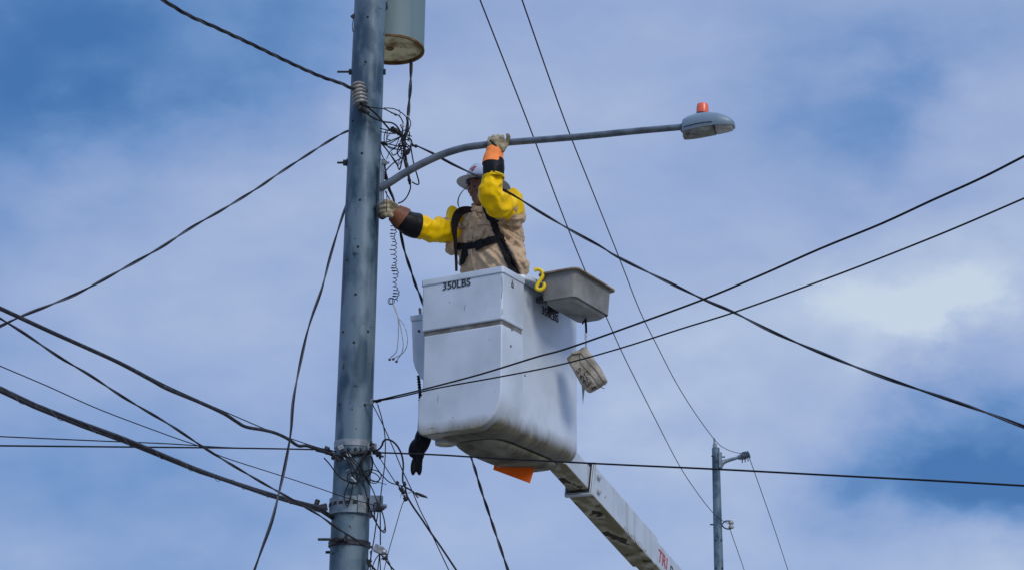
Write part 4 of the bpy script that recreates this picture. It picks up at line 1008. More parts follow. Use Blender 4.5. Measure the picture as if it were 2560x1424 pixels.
# strap, ring and swivel
mb = MB(); mb.tube(world_path([(1464, 775), (1464, 800), (1465, 815), (1465.5, 830)], by - .02, by - .02, 4), .0075, 8); mb.tube(world_path([(1464, 798), (1459, 803), (1456, 809)], by - .02, by - .02, 3), .006, 6); mb.build('strap', M['webbing'], bag)
for yy in (835, 844):
    c = P(1465, yy, by - .02); mb = MB(); mb.tube([c + Vector((math.cos(R(a)) * .0075, math.sin(R(a)) * .003, math.sin(R(a)) * .011)) for a in range(0, 361, 30)], .0026, 6); mb.build('ring', M['conn'], bag)
mb = MB(); mb.tube([P(1465, 849, by - .02), P(1465, 858, by - .02), P(1465, 866, by - .02)], [.003, .0055, .003], 8); mb.box(P(1465, 868, by - .02), Vector((.01, 0, 0)), Vector((0, .004, 0)), ZV * .006); mb.build('clasp', M['conn'], bag)
mb = MB(); mb.prism([P(1454, 952, by + .06), P(1464, 956, by + .06), P(1457, 1012, by + .06)], Vector((0, .006, 0))); mb.build('tail_strap', M['label'], bag)

# ------------------------------------------------------------------ black gloves hanging from the left
gl = thing('rubber_gloves', P(1050, 960, 11.75), 'black rubber gloves dangling on a knotted cord left of the bucket', 'gloves')
gy = 11.66
mb = MB(); pth = world_path([(1046, 938), (1049, 970), (1051, 1000), (1051, 1040), (1049, 1070), (1050, 1095)], gy, gy, 14)
mb.tube(pth, [.010 + .0035 * math.sin(i * 2.1) + .004 * i / len(pth) for i in range(len(pth))], 8); mb.build('cord', M['webbing'], gl)
def el(mb, x, y, rx, ry, Y, ang=0, rd=None):
    k = Y * 1.03 / F_PX; a = R(ang)
    X = Vector((math.cos(a), 0, -math.sin(a))) * rx * k; Zz = Vector((math.sin(a), 0, math.cos(a))) * ry * k
    mb.ball(P(x, y, Y), X, Vector((0, (rd or min(rx, ry)) * k, 0)), Zz)
mb = MB()
el(mb, 1051, 1100, 16, 34, gy, 6); el(mb, 1037, 1118, 15, 26, gy - .01, 18); el(mb, 1062, 1105, 14, 34, gy + .01, 20); el(mb, 1048, 1130, 14, 24, gy); el(mb, 1044, 1150, 13, 26, gy)
el(mb, 1034, 1165, 8, 23, gy - .01, 3); el(mb, 1048, 1164, 8, 24, gy, -2); el(mb, 1041, 1160, 8, 20, gy + .02); el(mb, 1028, 1124, 7, 14, gy, 12); el(mb, 1050, 1075, 6, 18, gy)
mb.build('glove_pair', M['black'], gl, voxel=.005, smooth_it=4)
mb = MB(); mb.tube(spline([P(1049, 770, 11.7), P(1050, 780, 11.7), P(1052, 792, 11.7)], 3), .008, 8); mb.prism([P(1047, 768, 11.69), P(1053, 770, 11.69), P(1055, 792, 11.69), P(1049, 792, 11.69)], Vector((0, .012, 0)))
tag(mb.build('brown_stick', M['tray_rim']), 'short brown stick poking up behind the side cover', 'stick')

# ------------------------------------------------------------------ boom
E1, E2 = P(1476, 1230, 12.40), P(1640, 1413, 13.5)
AX = (E2 - E1).normalized()
NS = Vector((AX.y, -AX.x, 0)).normalized(); NU = NS.cross(AX).normalized()
if NU.z < 0: NU = -NU
boom = thing('lift_boom', E1 + AX * 10, 'white telescopic boom arm with greasy underside below the bucket', 'boom')
WB, HB = .186, .224
def beam(s0, s1, w_, h_, du=0, name='outer_section', bev=.012):
    c0 = E1 - NS * WB / 2 + NU * HB / 2
    mb = MB(); a = c0 + AX * s0; b = c0 + AX * s1
    mb.box((a + b) / 2, AX * (s1 - s0) / 2, NS * w_ / 2, NU * h_ / 2)
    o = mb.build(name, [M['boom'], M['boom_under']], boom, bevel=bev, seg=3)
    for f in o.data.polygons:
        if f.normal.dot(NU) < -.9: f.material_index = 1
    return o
Lend = 3.2 * 2
beam(-.40, .02, .150, .174, name='inner_section')
LO = (E2 - E1).length
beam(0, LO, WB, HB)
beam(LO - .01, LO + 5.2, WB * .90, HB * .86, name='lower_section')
# mouth collar, wear pads, bolts
c0 = E1 - NS * WB / 2 + NU * HB / 2
mb = MB()
for (a_, h_, w_) in ((NU * (HB / 2 + .004), NU * .006, NS * (WB / 2 + .01)), (-NU * (HB / 2 + .004), NU * .006, NS * (WB / 2 + .01)), (NS * (WB / 2 + .005), NU * (HB / 2), NS * .006), (-NS * (WB / 2 + .005), NU * (HB / 2), NS * .006)):
    mb.box(c0 + a_ + AX * .016, AX * .016, w_, h_)
mb.build('mouth_collar', M['boom'], boom, bevel=.004)
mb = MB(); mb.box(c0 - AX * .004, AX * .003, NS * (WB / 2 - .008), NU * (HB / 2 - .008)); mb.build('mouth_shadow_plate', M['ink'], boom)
for (s, h) in ((.10, .055), (.12, -.045)):
    mb = MB(); c = c0 + NS * (WB / 2) + AX * s + NU * h; mb.lathe(c - NS * .003, NS, [(.026, 0), (.024, .018), (.014, .026)], 14); mb.build('wear_pad_bolt', M['boom'], boom)
mb = MB(); c = c0 - NU * (HB / 2 + .004) + AX * .36; mb.box(c, AX * .035, NS * .055, NU * .010); mb.build('wear_pad', M['boom_under'], boom, bevel=.01)
mb = MB()
for i in range(16):
    c = c0 + NS * (WB / 2 + .001) - NU * (HB / 2 - .02 - .006 * math.sin(i * 1.3)) + AX * (.62 + i * .028)
    mb.tube([c - NU * .012, c, c + AX * .012 + NU * .012], .0022, 5)
mb.build('weld_drips', M['grime'], boom)
lw = HB * .86
q = c0 + NS * (WB * .45 + .0015) + AX * (LO + .045) - NU * .045
text_mesh('TRI', .135, q, AX, NU, M['red'], 'lettering', boom)
text_mesh('D', .10, q + AX * .25, AX, NU, M['ink'], 'lettering', boom)
# the boom's foot: post and turntable standing on the street, outside the picture
foot = c0 + AX * (LO + 5.1)
mb = MB(); mb.lathe((foot.x, foot.y, 0), ZV, [(.5, 0), (.5, .5), (.28, .6), (.25, foot.z - .15), (.2, foot.z + .12)], 24); mb.build('turret', M['boom'], boom)

# ------------------------------------------------------------------ far pole
fy = 46.0
fb = P(1797, 1424, fy); FX = fb.x; ft = P(1790, 1119, fy).z
fp = thing('utility_pole', (FX, fy, 0), 'slim grey pole with bracket insulators far behind the bucket', 'utility pole')
mb = MB(); mb.lathe((FX, fy, 0), ZV, [(.155, 0), (.118, ft - 3), (.098, ft)], 28); mb.build('shaft', M['galv'], fp)
k_ = fy * 1.03 / F_PX
mb = MB(); mb.box(Vector((FX - .02, fy, ft + .04)), Vector((.05, 0, 0)), Vector((0, .05, 0)), ZV * .07); mb.box(Vector((FX - .03, fy, ft + .14)), Vector((.022, 0, 0)), Vector((0, .022, 0)), ZV * .12); mb.build('pole_cap', M['galv2'], fp, bevel=.01)
mb = MB(); a = P(1801, 1160, fy - .05); mb.tube(spline([P(1799, 1166, fy - .05), P(1806, 1156, fy - .05), P(1816, 1151, fy - .05), P(1846, 1142, fy - .05)], 6), [.075 - .002 * i for i in range(19)], 12)
mb.box(P(1800, 1150, fy - .03), Vector((.045, 0, 0)), Vector((0, .1, 0)), ZV * .20); mb.box(P(1806, 1141, fy - .03), Vector((.07, 0, 0)), Vector((0, .02, 0)), ZV * .02); mb.build('bracket_arm', M['galv2'], fp, bevel=.006)
mb = MB(); i0 = P(1845, 1143, fy - .05); i1 = P(1874, 1134, fy - .05); iax = i1 - i0; il = iax.length
mb.lathe(i0, iax, [(.055, 0), (.075, .06)] + [x for k in range(5) for x in ((.05, .08 + k * .045), (.10, .10 + k * .045), (.10, .112 + k * .045))] + [(.04, il)], 20); mb.build('line_insulator', M['galv2'], fp)
mb = MB()
for s in (.35, .6, .85): c = i0 + iax * s; mb.box(c - ZV * .12, Vector((.012, 0, 0)), Vector((0, .012, 0)), ZV * .05)
mb.tube([P(1855, 1131, fy - .05), P(1863, 1129, fy - .05), P(1872, 1131, fy - .05), P(1875, 1143, fy - .05)], .022, 6); mb.build('insulator_clamp', M['steel_dark'], fp)
mb = MB(); i0 = P(1828, 1320, fy - .05); mb.lathe(i0, ZV, [(.05, 0), (.07, .02), (.07, .055), (.045, .085), (.045, .1), (.07, .13), (.065, .17), (.03, .2)], 20); mb.build('spool', M['porcelain'], fp)
mb = MB(); mb.tube(spline([P(1804, 1311, fy - .05), P(1812, 1302, fy - .05), P(1822, 1301, fy - .05), P(1829, 1301, fy - .05)], 4), .018, 6); mb.tube(spline([P(1804, 1311, fy - .05), P(1811, 1318, fy - .05), P(1820, 1321, fy - .05), P(1828, 1320, fy - .05)], 4), .018, 6); mb.tube([P(1775, 1310, fy), P(1790, 1310, fy), P(1806, 1311, fy)], .02, 6); mb.build('clevis', M['steel_dark'], fp)
for (x, y) in [(1788, 1349), (1804, 1349), (1790, 1419), (1806, 1419), (1791, 1152), (1780, 1139)]:
    mb = MB(); mb.lathe(P(x, y, fy - .11), Vector((0, -1, 0)), [(.022, 0), (.022, .012)], 10); mb.build('bolt_hole', M['hole'], fp)

# ------------------------------------------------------------------ the line worker
TY0 = 11.61
fwd = Vector((-.72, -.69, 0)).normalized(); rgt = Vector((-.69, .72, 0)).normalized()     # his own front and right
floor_z = B(0, 0, -1.02).z
base = P(1238, 690, TY0); 
wk = thing('person', (base.x, base.y, floor_z), 'line worker in khaki shirt and white hard hat reaching for the lamp arm', 'person')
KX = TY0 * 1.05 / F_PX
def trings(spec, depth=.70, n=36, jit=.0, add=0):
    out = []
    for (x, y, half, *o) in spec:
        c = P(x, y, TY0); a = half * KX / .872 + add; b = a * depth
        if o: c = c + fwd * o[0]
        c.z = P(x, y, TY0).z
        out.append([c + rgt * a * math.cos(2 * math.pi * j / n) + fwd * b * math.sin(2 * math.pi * j / n) for j in range(n)])
    if out[0][0].z > out[-1][0].z: out.reverse()
    return out
SHO_L, SHO_R = P(1282, 532, 11.43), P(1150, 562, 11.66)
EL_L, WR_L = P(1226, 505, 11.19), P(1236, 392, 11.12)
EL_R, WR_R = P(1092, 578, 11.56), P(1008, 545, 11.44)
head_c = P(1206, 470, 11.50)
# body: one continuous surface (legs inside the bucket, trunk, arms, neck and head)
hf = Vector((-.80, -.52, -.26)).normalized(); hr = hf.cross(ZV).normalized(); hu = hr.cross(hf).normalized()
mb = MB()
hips = P(1238, 700, TY0)
mb.loft(trings([(1240, 790, 62), (1240, 740, 66), (1236, 690, 66), (1228, 640, 60), (1224, 600, 58), (1222, 560, 56), (1216, 535, 44), (1209, 519, 22)]))
for sgn in (-1, 1):
    hp_ = hips + rgt * .10 * sgn - ZV * .12
    kn = hp_ + fwd * .05 - ZV * .40; an = Vector((kn.x, kn.y, floor_z + .09)) - fwd * .05
    mb.tube(spline([hp_, hp_.lerp(kn, .5), kn, kn.lerp(an, .5), an], 5), [.095 - .0027 * i for i in range(21)], 16)
    mb.ball(an - ZV * .045 + fwd * .07, fwd * .135, rgt * .05, ZV * .045)
for (s_, e_, w_) in ((SHO_L, EL_L, WR_L), (SHO_R, EL_R, WR_R)):
    mb.ball(s_, .062)
    mb.tube(spline([s_, s_.lerp(e_, .5), e_, e_.lerp(w_, .5), w_], 5), [.056 - .0012 * i for i in range(21)], 14)
nk0, nk1 = P(1212, 530, TY0), P(1208, 490, 11.52)
mb.tube(spline([nk0, nk0.lerp(nk1, .5), nk1], 4), [.066, .062, .060, .058, .057, .056, .056, .056, .056], 16)
mb.ball(head_c + hu * .02 - hf * .01, hf * .098, hr * .077, hu * .105, 24, 16)           # skull
mb.ball(head_c - hu * .062 + hf * .028, hf * .066, hr * .060, hu * .060, 20, 14)         # jaw
mb.ball(head_c - hu * .098 + hf * .062, hf * .022, hr * .024, hu * .018)                 # chin
mb.ball(head_c - hu * .020 + hf * .100, hf * .024, hr * .015, hu * .018)                 # nose
mb.ball(head_c + hu * .005 + hf * .086, hf * .014, hr * .009, hu * .024)
mb.ball(head_c + hu * .026 + hf * .080, hf * .014, hr * .048, hu * .009)                 # brow
mb.ball(head_c - hu * .056 + hf * .083, hf * .013, hr * .024, hu * .0065)                # lips
mb.ball(head_c - hu * .071 + hf * .082, hf * .013, hr * .021, hu * .0065)
for sgn in (-1, 1):
    mb.ball(head_c + hr * .033 * sgn + hf * .076 + hu * .008, hf * .014, hr * .014, hu * .010)       # eyelids
    mb.ball(head_c + hr * .044 * sgn - hu * .028 + hf * .060, hf * .022, hr * .020, hu * .018)       # cheeks
    mb.ball(head_c + hr * .078 * sgn - hu * .012 - hf * .012, hf * .018, hr * .008, hu * .032)       # ears
body = mb.build('body', M['skin'], wk, voxel=.0055, smooth_it=3)
mb = MB(); mb.ball(head_c + hu * .022 - hf * .022, hf * .094, hr * .083, hu * .098, 24, 16); mb.ball(head_c - hu * .04 - hf * .05, hf * .05, hr * .066, hu * .06)
mb.build('hair', M['hair'], wk, voxel=.006)
for sgn in (-1, 1):
    mb = MB(); mb.ball(head_c + hr * .033 * sgn + hf * .083 + hu * .006, .0085); mb.build('eye', M['ink'], wk)
# trousers
mb = MB(); mb.loft(trings([(1240, 800, 66), (1240, 740, 72), (1238, 700, 72)]))
for sgn in (-1, 1):
    hp_ = hips + rgt * .10 * sgn - ZV * .12; kn = hp_ + fwd * .05 - ZV * .40; an = Vector((kn.x, kn.y, floor_z + .09)) - fwd * .05
    mb.tube(spline([hp_, hp_.lerp(kn, .5), kn, kn.lerp(an, .5), an], 5), [.11 - .0018 * i for i in range(21)], 16)
mb.build('trousers', M['trousers'], wk, voxel=.012)
# shirt
mb = MB()
mb.loft(trings([(1238, 745, 66), (1237, 705, 76), (1236, 676, 88), (1229, 642, 85), (1225, 612, 82), (1223, 585, 81), (1222, 562, 78), (1219, 545, 70), (1214, 531, 52), (1209, 521, 34), (1206, 514, 27), (1205, 508, 26)]))
mb.ball(SHO_L - ZV * .02, .085); mb.ball(SHO_R - ZV * .015, .082)
mb.tube(spline([SHO_L + ZV * .0, SHO_L.lerp(EL_L, .3), SHO_L.lerp(EL_L, .45)], 4), .075, 18)
mb.tube(spline([SHO_R - ZV * .01, SHO_R.lerp(EL_R, .3), SHO_R.lerp(EL_R, .5)], 4), .074, 18)
el(mb, 1288, 575, 20, 45, 11.54, 8, 22); el(mb, 1290, 620, 18, 50, 11.60, 4, 20); el(mb, 1298, 655, 18, 34, 11.68, -20, 20)
el(mb, 1135, 612, 24, 26, 11.66, 25, 20)
shirt = mb.build('shirt', M['shirt'], wk, voxel=.0062, smooth_it=5)
for nm, sc_, st_ in (('drape', .085, .050), ('wrinkle', .030, .020)):
    tx = bpy.data.textures.new(nm, 'CLOUDS'); tx.noise_scale = sc_; tx.noise_depth = 1
    x = shirt.modifiers.new(nm, 'DISPLACE'); x.texture = tx; x.strength = st_; x.mid_level = .5; x.texture_coords = 'LOCAL'
# folds radiating from the raised arm, tucks above and below the chest strap: pressed into the cloth itself
FOLDS = [([(1240, 550), (1262, 557), (1282, 562), (1298, 566)], 4, .013), ([(1250, 566), (1268, 586), (1288, 602), (1302, 614)], 4.5, .016), ([(1256, 590), (1272, 620), (1288, 650), (1300, 678)], 5, .017),
         ([(1262, 556), (1282, 572), (1300, 590)], 3.5, .012), ([(1274, 612), (1290, 646), (1304, 676)], 4.5, .015), ([(1268, 575), (1286, 588), (1304, 600)], 3, .010), ([(1288, 620), (1300, 640), (1312, 664)], 4, .013),
         ([(1180, 632), (1184, 655), (1188, 682)], 4, .010), ([(1192, 630), (1210, 652), (1236, 680)], 5, .014), ([(1212, 626), (1236, 646), (1262, 672)], 5, .013), ([(1226, 618), (1244, 632), (1258, 646)], 3.5, .010),
         ([(1160, 572), (1160, 590), (1158, 606)], 3.5, .009), ([(1206, 572), (1203, 590), (1198, 603)], 3.5, .010), ([(1222, 572), (1218, 586), (1212, 598)], 3.5, .009), ([(1150, 630), (1153, 655), (1156, 682)], 3.5, .009),
         ([(1196, 534), (1206, 546), (1214, 556)], 3, .008), ([(1120, 608), (1130, 622), (1142, 632)], 4, .010), ([(1268, 542), (1284, 548), (1300, 548)], 3, .009)]
def press_folds(o):
    bpy.context.view_layer.update()
    e = o.evaluated_get(bpy.context.evaluated_depsgraph_get())
    me = bpy.data.meshes.new_from_object(e)
    o.modifiers.clear(); o.data = me
    inv = CM.to_3x3().inverted(); off = o.matrix_world.translation
    segs = [(spline([Vector((x, y, 0)) for x, y in pth], 6), w_, h_) for pth, w_, h_ in FOLDS]
    nrm_ = [v.normal.copy() for v in me.vertices]
    for v, n in zip(me.vertices, nrm_):
        c = inv @ (v.co + off - CAM)
        if (v.co + off - CAM).dot(n) > 0: continue
        q = Vector((1280 + F_PX * c.x / -c.z, 712 - F_PX * c.y / -c.z, 0)); d_ = 0
        for pts, w_, h_ in segs:
            if (q - pts[len(pts) // 2]).length > 90: continue
            best = None
            for k in range(len(pts) - 1):
                a, b = pts[k], pts[k + 1]; ab = b - a; t = max(0, min(1, (q - a).dot(ab) / ab.length_squared))
                r = q - a - ab * t
                if best is None or r.length < best[0]: best = (r.length, ab.x * r.y - ab.y * r.x, (k + t) / (len(pts) - 1))
            if best[0] < 4 * w_:
                sd_ = math.copysign(best[0], best[1]); env = math.sin(math.pi * min(1, max(0, .06 + .88 * best[2]))) ** .7
                d_ += env * h_ * (math.exp(-(sd_ / w_) ** 2) - .9 * math.exp(-((sd_ - 1.7 * w_) / w_) ** 2))
        v.co += n * d_
    me.update(); me.polygons.foreach_set('use_smooth', [True] * len(me.polygons))
press_folds(shirt)
st = bvh_of(shirt)
strip_on(st, [(1188, 528), (1181, 555), (1177, 580), (1175, 604)], 6.5, 'placket', M['shirt'], wk, .001, .005, 5)
strip_on(st, [(1175, 622), (1177, 645), (1180, 672)], 6.0, 'placket', M['shirt'], wk, .001, .005, 5)
strip_on(st, [(1146, 568), (1156, 565), (1168, 557)], 6, 'pocket_flap', M['shirt'], wk, .002, .007, 5)
strip_on(st, [(1193, 558), (1207, 556), (1220, 556), (1230, 560)], 7, 'pocket_flap', M['shirt'], wk, .002, .007, 5)
strip_on(st, [(1180, 528), (1190, 520), (1202, 524), (1214, 514)], [3, 8, 9, 6], 'collar', M['shirt'], wk, .004, .007, 5)
mb = MB(); h = st.ray_cast(CAM, ray(1181, 571).normalized())
if h[0]: mb.lathe(h[0] + h[1] * .006, h[1], [(.006, 0), (.006, .003)], 12); mb.build('button', M['ledge'], wk)
# harness
strip_on(st, [(1136, 614), (1150, 616), (1172, 615), (1195, 612), (1222, 604), (1256, 594)], 8.2, 'chest_strap', M['webbing'], wk, .008, .005, 6)
strip_on(st, [(1214, 516), (1221, 530), (1232, 553), (1244, 583), (1257, 613), (1271, 642), (1283, 670), (1290, 690)], [6, 8, 8.5, 9.5, 10, 11, 12, 12], 'shoulder_strap', M['webbing'], wk, .011, .005, 6)
pb = spline([Vector(q_) for q_ in [(1190, 526, 11.49), (1170, 524, 11.50), (1151, 530, 11.51), (1140, 546, 11.515), (1136, 570, 11.51), (1138, 600, 11.50), (1140, 640, 11.48), (1141, 678, 11.48)]], 6)
hw_ = spline([Vector((q_, 0, 0)) for q_ in (5, 8.5, 11, 10.5, 7.5, 5, 3.8, 3.2)], 6)
rings = []
for i_, q_ in enumerate(pb):
    t_ = (pb[min(i_ + 1, len(pb) - 1)] - pb[max(i_ - 1, 0)]); t_.z = 0; t_.normalize(); n_ = Vector((-t_.y, t_.x, 0)); c_ = P(q_.x, q_.y, q_.z); e_ = P(q_.x + n_.x * hw_[i_].x, q_.y + n_.y * hw_[i_].x, q_.z) - c_
    f_ = (CAM - c_).normalized() * .007
    rings.append([c_ + e_ * math.cos(2 * math.pi * k / 14) + f_ * math.sin(2 * math.pi * k / 14) for k in range(14)])
mb = MB(); mb.loft(rings); mb.build('shoulder_strap', M['maroon'], wk)
strip_on(st, [(1166, 622), (1164, 638), (1160, 652), (1155, 661)], [6, 6, 5, 3], 'hanging_strap', M['webbing'], wk, .014, .004, 4)
strip_on(st, [(1141, 640), (1142, 660), (1139, 675)], [2.5, 2.5, 1.5], 'hanging_strap', M['webbing'], wk, .02, .004, 3)
def plate_on(px, py, hw, hh, name, m, off=.014, th=.012):
    h = st.ray_cast(CAM, ray(px, py).normalized())
    if h[0] is None: return
    n = h[1]; x_ = (P(px + 10, py - 2.2, TY0) - P(px, py, TY0)); x_ = (x_ - n * x_.dot(n)).normalized(); y_ = n.cross(x_)
    mb = MB(); mb.box(h[0] + n * off, x_ * hw * KX, y_ * hh * KX, n * th * .5); mb.build(name, m, wk, bevel=.005)
plate_on(1201, 612, 13, 12, 'chest_buckle', M['black'], .018, .014); plate_on(1238, 559, 9, 3, 'strap_slider', M['black'], .02, .008); plate_on(1262, 617, 11, 3, 'strap_slider', M['black'], .02, .008); plate_on(1272, 634, 10, 5, 'strap_slider', M['steel_dark'], .02, .008); plate_on(1228, 602, 3, 9, 'strap_slider', M['black'], .016, .008)

def sleeve(spec, name, m, n=48, folds=0, solid=.004, flare=None):
    """open cuff or sleeve: spec rows (px, py, Y, radius in px)"""
    pts = spline([P(x, y, Y) for x, y, Y, r in spec], 9); rad = spline([Vector((s[3] * s[2] * 1.05 / F_PX, 0, 0)) for s in spec], 9)
    fr = frames(pts); rings = []
    for i, (p, (t, u, v)) in enumerate(zip(pts, fr)):
        r_ = []
        for j in range(n):
            a = 2 * math.pi * j / n; d = u * math.cos(a) + v * math.sin(a)
            rr = rad[i].x
            q_ = p + d * rr
            rr += folds * (mnoise.noise(q_ * 9.0) * .8 + (.3 - abs(mnoise.noise(q_ * 13.0 + Vector((3, 7, 1))))) * 1.5 + mnoise.noise(q_ * 30.0) * .22)
            if flare: rr += flare(i / (len(pts) - 1), d)
            r_.append(p + d * rr)
        rings.append(r_)
    mb = MB(); mb.loft(rings, False, False); return mb.build(name, m, wk, solid=solid, sub=1)
# rubber sleeves
sleeve([(1280, 516, 11.46, 33), (1272, 517, 11.40, 32), (1256, 514, 11.30, 30), (1240, 506, 11.20, 30), (1230, 488, 11.13, 28.5), (1230, 466, 11.11, 26.5), (1232, 446, 11.105, 24.5), (1233, 434, 11.10, 24)], 'rubber_sleeve', M['yellow'], folds=.026,
       flare=lambda s, d: .075 * max(0, 1 - s / .2) ** 1.5 * max(0, d.z * .9 + .1 * d.x) ** 3)
sleeve([(1142, 570, 11.66, 31), (1130, 572, 11.63, 28), (1112, 577, 11.60, 26.5), (1090, 579, 11.565, 26), (1068, 576, 11.535, 25), (1050, 571, 11.51, 25), (1034, 566, 11.49, 26)], 'rubber_sleeve', M['yellow'], folds=.028,
       flare=lambda s, d: .085 * max(0, 1 - s / .26) ** 1.2 * max(0, d.z) ** 4 + .016 * max(0, d.z) ** 2 * math.sin(s * 17 + .6))
# rubber glove cuffs, leather protector cuffs
sleeve([(1234, 446, 11.10, 25), (1234, 430, 11.10, 26.5), (1234, 414, 11.105, 26), (1235, 400, 11.11, 24)], 'rubber_cuff', M['black'], folds=.004)
sleeve([(1234, 446, 11.10, 26.2), (1234, 441, 11.10, 26.8)], 'sleeve_edge', M['yellow'], folds=.0, solid=.005)
sleeve([(1232, 412, 11.105, 26.5), (1233, 398, 11.11, 25.0), (1236, 383, 11.11, 21.5), (1237, 374, 11.115, 21)], 'protector_cuff', M['orange'], folds=.003)
mb = MB(); d_ = P(1248, 433, 11.10); mb.tube(spline([P(1237, 430, 11.032), P(1247, 433, 11.036), P(1257, 437, 11.062)], 4), .0075, 8); mb.build('cuff_strap', M['hook'], wk)
mb = MB(); mb.tube(spline([P(1226, 352, 11.072), P(1236, 362, 11.062), P(1246, 371, 11.07), P(1254, 380, 11.085)], 4), [.0075] * 13, 8); mb.tube(spline([P(1217, 372, 11.10), P(1228, 371, 11.068), P(1242, 374, 11.062), P(1254, 381, 11.08)], 4), .006, 8); mb.build('wrist_strap', M['webbing'], wk)
sleeve([(1046, 566, 11.505, 31), (1034, 563, 11.49, 31.5), (1018, 556, 11.465, 29), (1002, 545, 11.447, 25)], 'rubber_cuff', M['black'], folds=.004)
sleeve([(1009, 549, 11.455, 29.5), (1001, 543, 11.447, 27.5), (992, 536, 11.435, 24), (986, 531, 11.43, 22)], 'protector_cuff', M['brown'], folds=.004)
# gloves: palm, four curled fingers and thumb
def glove(name, m, mk, voxel=.0038):
    mb = MB(); mk(mb); return mb.build(name, m, wk, voxel=voxel, smooth_it=2)
KH = 11.1 * 1.06 / F_PX
def left_glove(mb):
    y0 = 11.085
    for (x, y, rx, ry, Y, ang) in [(1238, 376, 20, 14, 11.105, 0), (1241, 362, 24, 16, 11.088, 8), (1243, 352, 22, 12, 11.082, 6), (1250, 368, 15, 18, 11.09, -25)]:
        el(mb, x, y, rx, ry, Y, ang, 12)
    # fingers run up the near side of the arm, over its top and down the back
    for (x, y, ln) in [(1224, 352, .9), (1234, 347.5, 1.0), (1245, 346, 1.0), (1255, 348, .92)]:
        c = [P(x + .5, y + 10, 11.085), P(x, y + 1, 11.088), P(x + .5, y - 4.5, 11.108), P(x + 1, y - 6, 11.14), P(x + 2, y - 1, 11.178), P(x + 2, y + 8 * ln, 11.19)]
        pth = spline(c, 5); mb.tube(pth, [.0158 - .0045 * i / (len(pth) - 1) for i in range(len(pth))], 12); mb.ball(pth[-1], .0115); mb.ball(pth[5], .0172)
    th = spline([P(1252, 376, 11.09), P(1262, 366, 11.085), P(1268, 354, 11.08), P(1271, 343, 11.08), P(1269, 337, 11.082)], 5)
    mb.tube(th, [.0185, .0185, .018, .0175, .017, .0165, .016, .016, .016, .016, .016, .0155, .015, .015, .0145, .0145, .014, .013, .0125, .012, .011], 12); mb.ball(th[-1], .0115)
glove('work_glove', M['leather'], left_glove)
def right_glove(mb):
    for (x, y, rx, ry, Y, ang) in [(988, 533, 17, 20, 11.43, 30), (981, 526, 18, 22, 11.415, 25), (974, 522, 17, 20, 11.41, 15)]:
        el(mb, x, y, rx, ry, Y, ang, 15)
    for (x, y, r_) in [(968, 508, .0158), (965, 518, .0165), (964, 529, .0160), (967, 539, .0145)]:
        c = [P(x + 14, y + 1, 11.385), P(x + 4, y - 1, 11.365), P(x - 6, y, 11.37), P(x - 11, y + 1, 11.395), P(x - 12, y + 2, 11.43), P(x - 6, y + 3, 11.455)]
        pth = spline(c, 5); mb.tube(pth, [r_ * (1.1 - .3 * i / (len(pth) - 1)) for i in range(len(pth))], 12); mb.ball(pth[-1], r_ * .8); mb.ball(pth[5], r_ * 1.14)
    th = spline([P(988, 520, 11.40), P(980, 509, 11.385), P(970, 503, 11.385), P(962, 503, 11.40)], 6)
    mb.tube(th, [.019 - .0004 * i for i in range(len(th))], 12); mb.ball(th[-1], .0125)
glove('work_glove', M['leather'], right_glove)
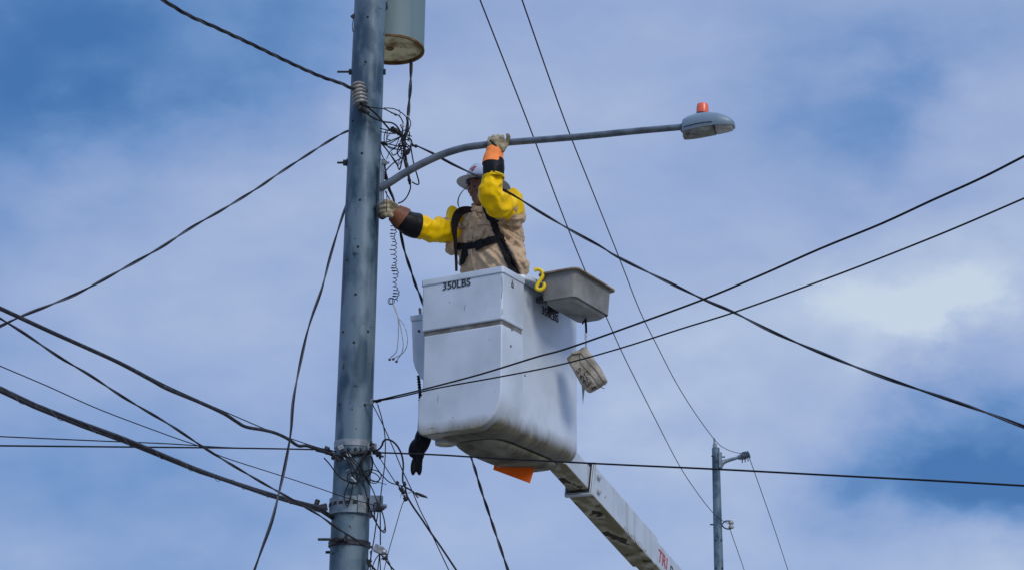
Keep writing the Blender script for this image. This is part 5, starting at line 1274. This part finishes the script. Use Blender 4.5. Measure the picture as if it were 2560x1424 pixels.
# hard hat
hc = P(1213, 459, 11.50)
hup = (ZV + Vector((.10, .05, 0)) * 1.0).normalized(); 
hfw = Vector((-.86, -.42, 0)); hfw = (hfw - hup * hfw.dot(hup)).normalized(); hrt = hfw.cross(hup).normalized()
rings = []
for s in range(13):
    a = R(90 * s / 12); rr = math.cos(a); zz = .162 * math.sin(a) ** .92
    if s == 12: rr = .02
    rings.append([hc + hfw * (.138 * rr * math.cos(2 * math.pi * j / 40)) + hrt * (.118 * rr * math.sin(2 * math.pi * j / 40)) + hup * (zz + .004 * math.cos(6 * math.pi * j / 40) * rr * (s > 3)) for j in range(40)])
mb = MB(); mb.loft(rings, False, True); mb.build('hard_hat', M['hat'], wk, solid=.004)
def brim(z0, z1, r0, r1, name, m):
    rings = []
    for (k, zz) in ((r0, z0), ((r0 + r1) / 2, (z0 + z1) / 2 + .004), (r1, z1), (r1, z1 - .005), ((r0 + r1) / 2, (z0 + z1) / 2 - .002), (r0, z0 - .006)):
        rings.append([hc + hfw * ((.128 + k + .012 * math.cos(2 * math.pi * j / 48)) * math.cos(2 * math.pi * j / 48)) + hrt * ((.108 + k) * math.sin(2 * math.pi * j / 48)) + hup * (zz - .012 * math.cos(2 * math.pi * j / 48) ** 2) for j in range(48)])
    mb = MB(); mb.loft(rings, False, False); return mb.build(name, m, wk)
brim(.004, -.006, 0, .058, 'hat_brim', M['hat'])
mb = MB(); mb.lathe(hc - hup * .012, hup, [(.100, 0), (.106, .03)], 32, False, False); mb.build('hat_suspension', M['ink'], wk)
ht = bvh_of(bpy.data.objects['hard_hat'])
for pth_ in ([(1176, 424), (1181, 420), (1188, 416)], [(1178, 427), (1184, 422), (1191, 416)], [(1180, 429), (1186, 423)]):
    strip_on(ht, pth_, .8, 'hat_emblem', M['red'], wk, .001, .0015, 3)
strip_on(ht, [(1176, 440), (1182, 439), (1187, 438)], 1.1, 'hat_lettering', M['ink'], wk, .001, .0015, 3)
mb = MB(); q0 = world_path([(1176, 457, 11.46), (1167, 468, 11.45), (1155, 480, 11.44), (1147, 494, 11.44), (1145, 509, 11.45), (1149, 520, 11.48), (1158, 529, 11.50)], 11.42, 11.52, 5)
mb2 = []
fr = frames(q0)
rings = [[p + fr[i][1] * a * .0095 + fr[i][2] * b * .0022 for a, b in ((-1, -1), (1, -1), (1, 1), (-1, 1))] for i, p in enumerate(q0)]
mb.loft(rings); mb.build('hat_lanyard', M['webbing'], wk, bevel=.001)
